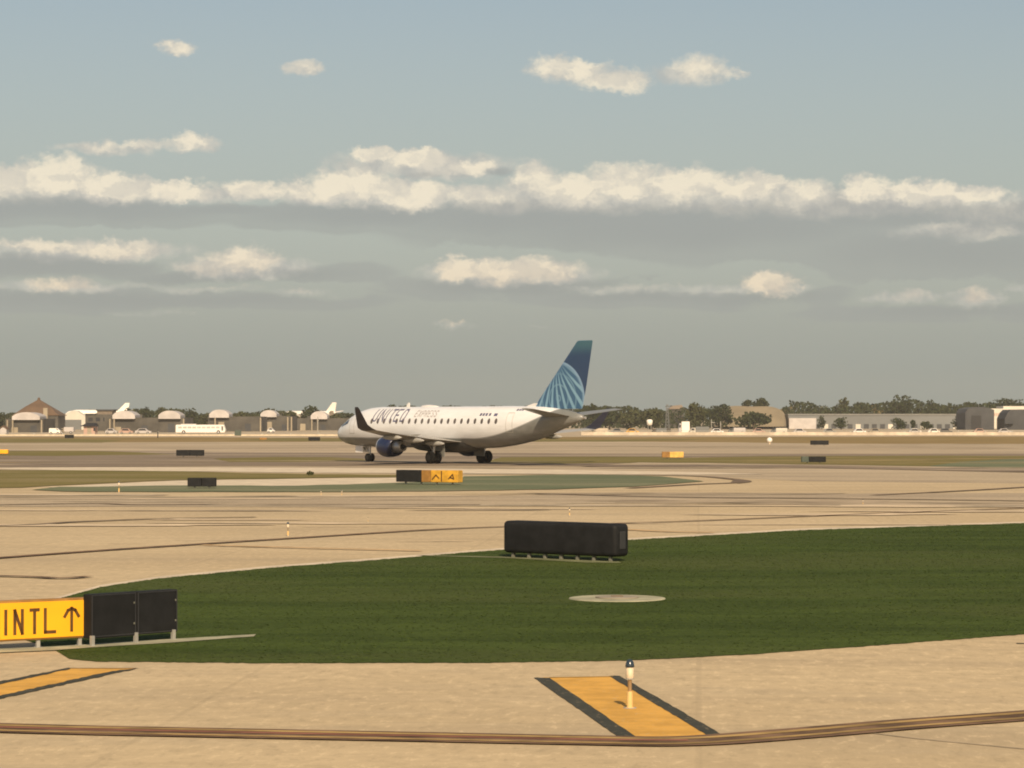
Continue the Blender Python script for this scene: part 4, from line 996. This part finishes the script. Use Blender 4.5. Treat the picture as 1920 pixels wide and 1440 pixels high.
# ------------------------------------------------------------------ mast, poles
Y = dist(813); r = thing('lattice_mast', 'grey lattice mast with a short crossarm right of the airliner tail', 'mast', (XA(1251, Y), Y, 0))
zt_ = ZA(758, Y); mb = MB()
for a, b_ in ((-1, -1), (1, -1), (1, 1), (-1, 1)): mb.tube((a * .55, b_ * .55, 0), (a * .16, b_ * .16, zt_), .09, .07, 6)
for i in range(9):
    z_ = zt_ * i / 9; z2 = zt_ * (i + 1) / 9; w1 = .55 - .39 * i / 9; w2 = .55 - .39 * (i + 1) / 9
    mb.tube((-w1, -w1, z_), (w2, -w2, z2), .05, .05, 5).tube((w1, -w1, z_), (-w2, -w2, z2), .05, .05, 5).tube((w1, w1, z_), (-w2, w2, z2), .05, .05, 5)
mb.build('lattice', M['wall_bluegrey'], r)
MB().tube((-.5, 0, zt_ * .92), (1.3, 0, zt_ * .95), .09).build('crossarm', M['wall_dark'], r)
MB().box(-.9, .9, -.9, .9, 0, 1.4).build('plinth', M['wall_dark'], r)
for px, yt, lab in ((1334, 786, 'thin white T-shaped pole in front of the broad dark tree'), (1351, 790, 'thin pole with a stub arm just right of the T-shaped pole'), (296, 806, 'thin dark post standing by the left concrete kerb'), (596, 781, 'pale post beneath the fourth white vault')):
    Y = dist(813 if px != 296 else 821); r = thing('pole', lab, 'pole', (XA(px, Y), Y, 0), 0, 'thin poles near the horizon')
    z_ = ZA(yt, Y); MB().tube((0, 0, 0), (0, 0, z_), .1).build('shaft', M['galv'] if px != 296 else M['soot'], r)
    MB().box(-.12, .9 if px == 1334 else .2, -.08, .08, z_ * .75, z_ * .75 + .16).build('arm', M['galv'], r)

# ------------------------------------------------------------------ parked airliner tails beyond the sheds
def far_plane(label, px, yfus, yfin, Y, rz, s=1.0):
    r = thing('parked_airliner', label, 'airliner', (XA(px, Y), Y, 0), rz, 'parked airliners beyond the sheds')
    zf = ZA(yfus, Y); zt_ = ZA(yfin, Y)
    MB().rings([[(xx, q * math.cos(a), zf + dz_ + q * math.sin(a)) for a in [2 * math.pi * i / 18 for i in range(18)]] for xx, q, dz_ in ((-3.6, .15, .7), (-2, .65, .45), (0, 1.1, .15), (3, 1.35, 0), (16, 1.35, 0), (19, .9, -.1), (20.5, .1, -.3))]).build('fuselage', M['bright'], r, True)
    MB().prism([(-3.2, zf + .8), (.8, zf + .8), (-2.2, zt_), (-3.8, zt_)], -.12, .12).build('fin', M['bright'], r)
    for q in (1, -1): MB().add([(-.8, q * .5, zf + .6), (-3, q * .5, zf + .6), (-4.6, q * 4, zf + 1.3), (-3.6, q * 4, zf + 1.3), (-.8, q * .5, zf + .75), (-3, q * .5, zf + .75), (-4.6, q * 4, zf + 1.4), (-3.6, q * 4, zf + 1.4)], [(0, 1, 2, 3), (4, 7, 6, 5), (0, 4, 5, 1), (1, 5, 6, 2), (2, 6, 7, 3), (3, 7, 4, 0)]).build('tailplane', M['bright'], r)
    for q in (1, -1): MB().add([(6, q, zf - .8), (10, q, zf - .8), (7, q * 10, zf), (5.5, q * 10, zf), (6, q, zf - .6), (10, q, zf - .6), (7, q * 10, zf + .1), (5.5, q * 10, zf + .1)], [(0, 1, 2, 3), (4, 7, 6, 5), (0, 4, 5, 1), (1, 5, 6, 2), (2, 6, 7, 3), (3, 7, 4, 0)]).build('wing', M['wing_top'], r)
    for xx, yy in ((8, 2), (8, -2), (17, 0)): MB().tube((xx, yy, 0), (xx, yy, zf - .5), .3, .2).build('landing_gear', M['metal'], r)
far_plane('white parked airliner whose tail makes a star shape left of the winglet', 614, 777, 754.5, 990, R(155))
far_plane('white parked airliner whose curved tail stands left of the long shed vault', 224, 775, 755.5, 1000, R(180))

# ------------------------------------------------------------------ vehicles near the horizon
def wheel(parent, x, y, r_=.5):
    w_ = MB().rings([[(x + q * math.cos(a), y + dy_, r_ + q * math.sin(a)) for a in [2 * math.pi * i / 16 for i in range(16)]] for dy_, q in ((0, r_ * .5), (0, r_ * .95), (.08, r_), (.28, r_ * .95), (.28, r_ * .5))]).build('wheel', M['rubber'], parent)
    MB().rings([[(x + q * math.cos(a), y + dy_, r_ + q * math.sin(a)) for a in [2 * math.pi * i / 12 for i in range(12)]] for dy_, q in ((-.02, r_ * .1), (-.03, r_ * .5), (.1, r_ * .5))]).build('rim', M['pinkwhite'], w_)
Y = dist(813.5); s_ = Y / F
r = thing('bus', 'long white airport bus parked in front of the dark sheds', 'bus', (XA(376, Y), Y, 0)); L = 93 * s_ / 2; h_ = 17 * s_
MB().prism([(-L, .35), (L * .97, .35), (L, .9), (L * .93, h_), (-L * .98, h_), (-L, h_ - .2)], 0, 2.6).build('body', M['bright'], r, bevel=.06)
for i in range(9): MB().box(-L * .9 + i * L * .19, -L * .9 + i * L * .19 + L * .155, -.03, .0, h_ * .60, h_ * .82).build('window', M['pinkwhite'], r)
MB().box(L * .84, L * .92, -.03, 0, h_ * .35, h_ * .85).build('door', M['wall_bluegrey'], r)
MB().box(-L * .8, -L * .2, .5, 2.1, h_ - .02, h_ + .25).build('roof_unit', M['pinkwhite'], r)
for x in (-L * .68, L * .72): wheel(r, x, -.02, .48)
Y = dist(815); s_ = Y / F
r = thing('van', 'small bright white van under the brown-roofed hangar', 'van', (XA(102, Y), Y, 0)); L = 10.5 * s_; h_ = 12 * s_
MB().prism([(-L, .3), (L, .3), (L, .9), (L * .75, 1.1), (L * .5, h_), (-L * .95, h_)], 0, 1.9).build('body', M['bright'], r, bevel=.08)
MB().prism([(L * .5, h_ * .7), (L * .7, h_ * .7), (L * .48, h_ * .92), (L * .3, h_ * .92)], -.03, 0).build('window', M['glass'], r)
for x in (-L * .6, L * .6): wheel(r, x, -.02, .33)
def truck(label, px0, px1, yb, yt, bm_='pinkwhite', cab='wall_tan', group='service vehicles parked along the apron'):
    Y = dist(yb); s_ = Y / F; r = thing('truck', label, 'truck', (XA((px0 + px1) / 2, Y), Y, 0), 0, group); L = (px1 - px0) / 2 * s_; h_ = (yb - yt) * s_
    MB().box(-L * .4, L, 0, 2.2, .6, h_).build('cargo_box', M[bm_], r, bevel=.05)
    MB().prism([(-L, .5), (-L * .43, .5), (-L * .43, h_ * .85), (-L * .8, h_ * .85), (-L * .95, h_ * .55)], .1, 2.1).build('cab', M[cab], r, bevel=.05)
    MB().prism([(-L * .9, h_ * .55), (-L * .55, h_ * .55), (-L * .55, h_ * .78), (-L * .8, h_ * .78)], .06, .09).build('window', M['glass'], r)
    for x in (-L * .7, L * .6): wheel(r, x, .0, .36)
    return r
truck('beige flat-sided truck just right of the small white van', 112, 138, 814, 801)
truck('bright white box truck standing alone below the dome-shaped tree', 1272, 1293, 815.5, 790.5, 'bright', 'pinkwhite')
truck('grey truck immediately right of the bright white box truck', 1294, 1330, 815, 800, 'wall_bluegrey', 'wall_white')
truck('pale truck right behind the airliner tail cone', 1106, 1140, 815, 803, 'barrier', 'wall_tan')
truck('dusty truck below the lattice mast', 1222, 1250, 815, 803, 'wall_bluegrey', 'wall_dark')
truck('low cream truck in front of the broad dark tree', 1366, 1398, 814.5, 802, 'pinkwhite', 'wall_bluegrey')
truck('cream truck below the round tank', 1446, 1476, 814.5, 802.5, 'wall_white', 'wall_bluegrey')
def car(label, px, yb, w_px, col, group='cars parked along the apron'):
    Y = dist(yb); s_ = Y / F; r = thing('parked_car', label, 'car', (XA(px, Y), Y, 0), 0, group); L = w_px / 2 * s_
    MB().prism([(-L, .3), (L, .3), (L, .75), (L * .6, .85), (L * .3, 1.4), (-L * .5, 1.4), (-L * .8, .9), (-L, .85)], 0, 1.75).build('body', M[col], r, bevel=.05)
    MB().prism([(L * .48, .88), (L * .26, 1.32), (-L * .44, 1.32), (-L * .66, .9)], -.03, 0).build('window', M['glass'], r)
    for x in (-L * .6, L * .6): wheel(r, x, -.02, .32)
CARS = [(1158, 'grey', 'wall_bluegrey', 'behind the pale truck'), (1186, 'olive-yellow', 'sign_amber', 'left of the mast'), (1345, 'white', 'white', 'right of the grey truck'), (1423, 'pinkish', 'wall_pink', 'at the foot of the tan hillside'),
        (1500, 'cream', 'pinkwhite', 'below the annex of the warehouse'), (1556, 'grey', 'grey_paint', 'below the round dark bush left of centre'), (1612, 'white', 'white', 'below the middle of the warehouse'), (1642, 'tan', 'wall_tan', 'right of the white car below the warehouse'),
        (1716, 'silver', 'metal', 'below the slim grey-green bush'), (1752, 'white', 'bright', 'below the long low bush'), (1774, 'dark', 'wall_slate', 'below the tall dark bush'), (1838, 'pinkish', 'wall_pink', 'below the slate-grey hangar'), (1884, 'cream', 'pinkwhite', 'below the white terminal')]
for px, cn, cm, wh_ in CARS: car('%s car parked %s' % (cn, wh_), px, 814, 24, cm)
car('pale car parked by the left kerb below the stepped block', 208, 814, 22, 'pinkwhite')
car('pinkish car parked below the first vault of the long shed', 236, 814, 26, 'wall_pink')
car('cream car parked between the long shed vaults', 268, 814, 30, 'pinkwhite')
car('white car parked at the foot of the open-bay shed', 508, 812, 14, 'white')
# white tank on legs
Y = dist(806); r = thing('water_tank', 'small bright white tank on legs left of the mast', 'tank', (XA(1218, Y), Y, 0)); z_ = ZA(798, Y); z2 = ZA(786.5, Y)
MB().lathe([(z_, .2), (z_ + .3, .95), (z2 - .4, 1.1), (z2, .7)], 16).build('vessel', M['bright'], r, True)
for a in (.8, 2.4, 3.9, 5.5): MB().tube((math.cos(a) * .8, math.sin(a) * .8, 0), (math.cos(a) * .7, math.sin(a) * .7, z_ + .4), .09).build('leg', M['galv'], r)
# concrete barriers
def wall(label, px0, px1, yb, h_, m_='barrier'):
    a, b_ = G(px0, yb), G(px1, yb); o = thing('concrete_barrier', label, 'barrier', (a.x, a.y, 0))
    L = b_.x - a.x; n = int(L / 6)
    MB().box(0, L, 0, .35, 0, h_).build('wall', M[m_], o)
    mb = MB(); hy = h_ + .25
    for i in range(n + 1): x = L * i / n; mb.box(x - .12, x + .12, .06, .3, h_, hy)
    mb.box(0, L, .1, .2, hy, hy + .08); mb.build('rail', M['galv'], o)
    return o
wall('long pale concrete barrier under the row of vehicles at right', 1090, 2100, 816.2, .75)
wall('low pale concrete barrier in front of the dark sheds at left', -150, 652, 817.2, .32, 'pale')
for (px, lab) in ((447, 'dark green service box on the kerb right of the bus'), (640, 'small brown service box behind the airliner nose')):
    Y = dist(817.5); r = thing('service_box', lab, 'utility box', (XA(px, Y), Y - .6, 0)); hw = 6 / F * Y
    MB().box(-hw, hw, -.6, 0, .1, 1.3).build('cabinet', M['dark_green'] if px == 447 else M['roof_brown'], r, bevel=.05); MB().box(-hw * .6, hw * .6, -.5, -.1, 0, .1).build('plinth', M['pale'], r)

# ------------------------------------------------------------------ thin summer haze
hb = MB().box(-420, 420, -30, 1400, -1.0, 22.0).build('haze', None)
hb.data.materials.clear()
hm = bpy.data.materials.new('haze'); hm.use_nodes = True; hm.node_tree.nodes.clear(); k = NT(hm.node_tree)
pv = k.n('ShaderNodeVolumePrincipled'); pv.inputs['Color'].default_value = (.93, .93, .90, 1); pv.inputs['Density'].default_value = 0.00009; pv.inputs['Anisotropy'].default_value = 0.0
k.put(k.n('ShaderNodeOutputMaterial').inputs['Volume'], pv.outputs[0])
hb.data.materials.append(hm); hb['kind'] = 'stuff'; tag(hb, 'thin pale summer haze over the whole airfield', 'haze')
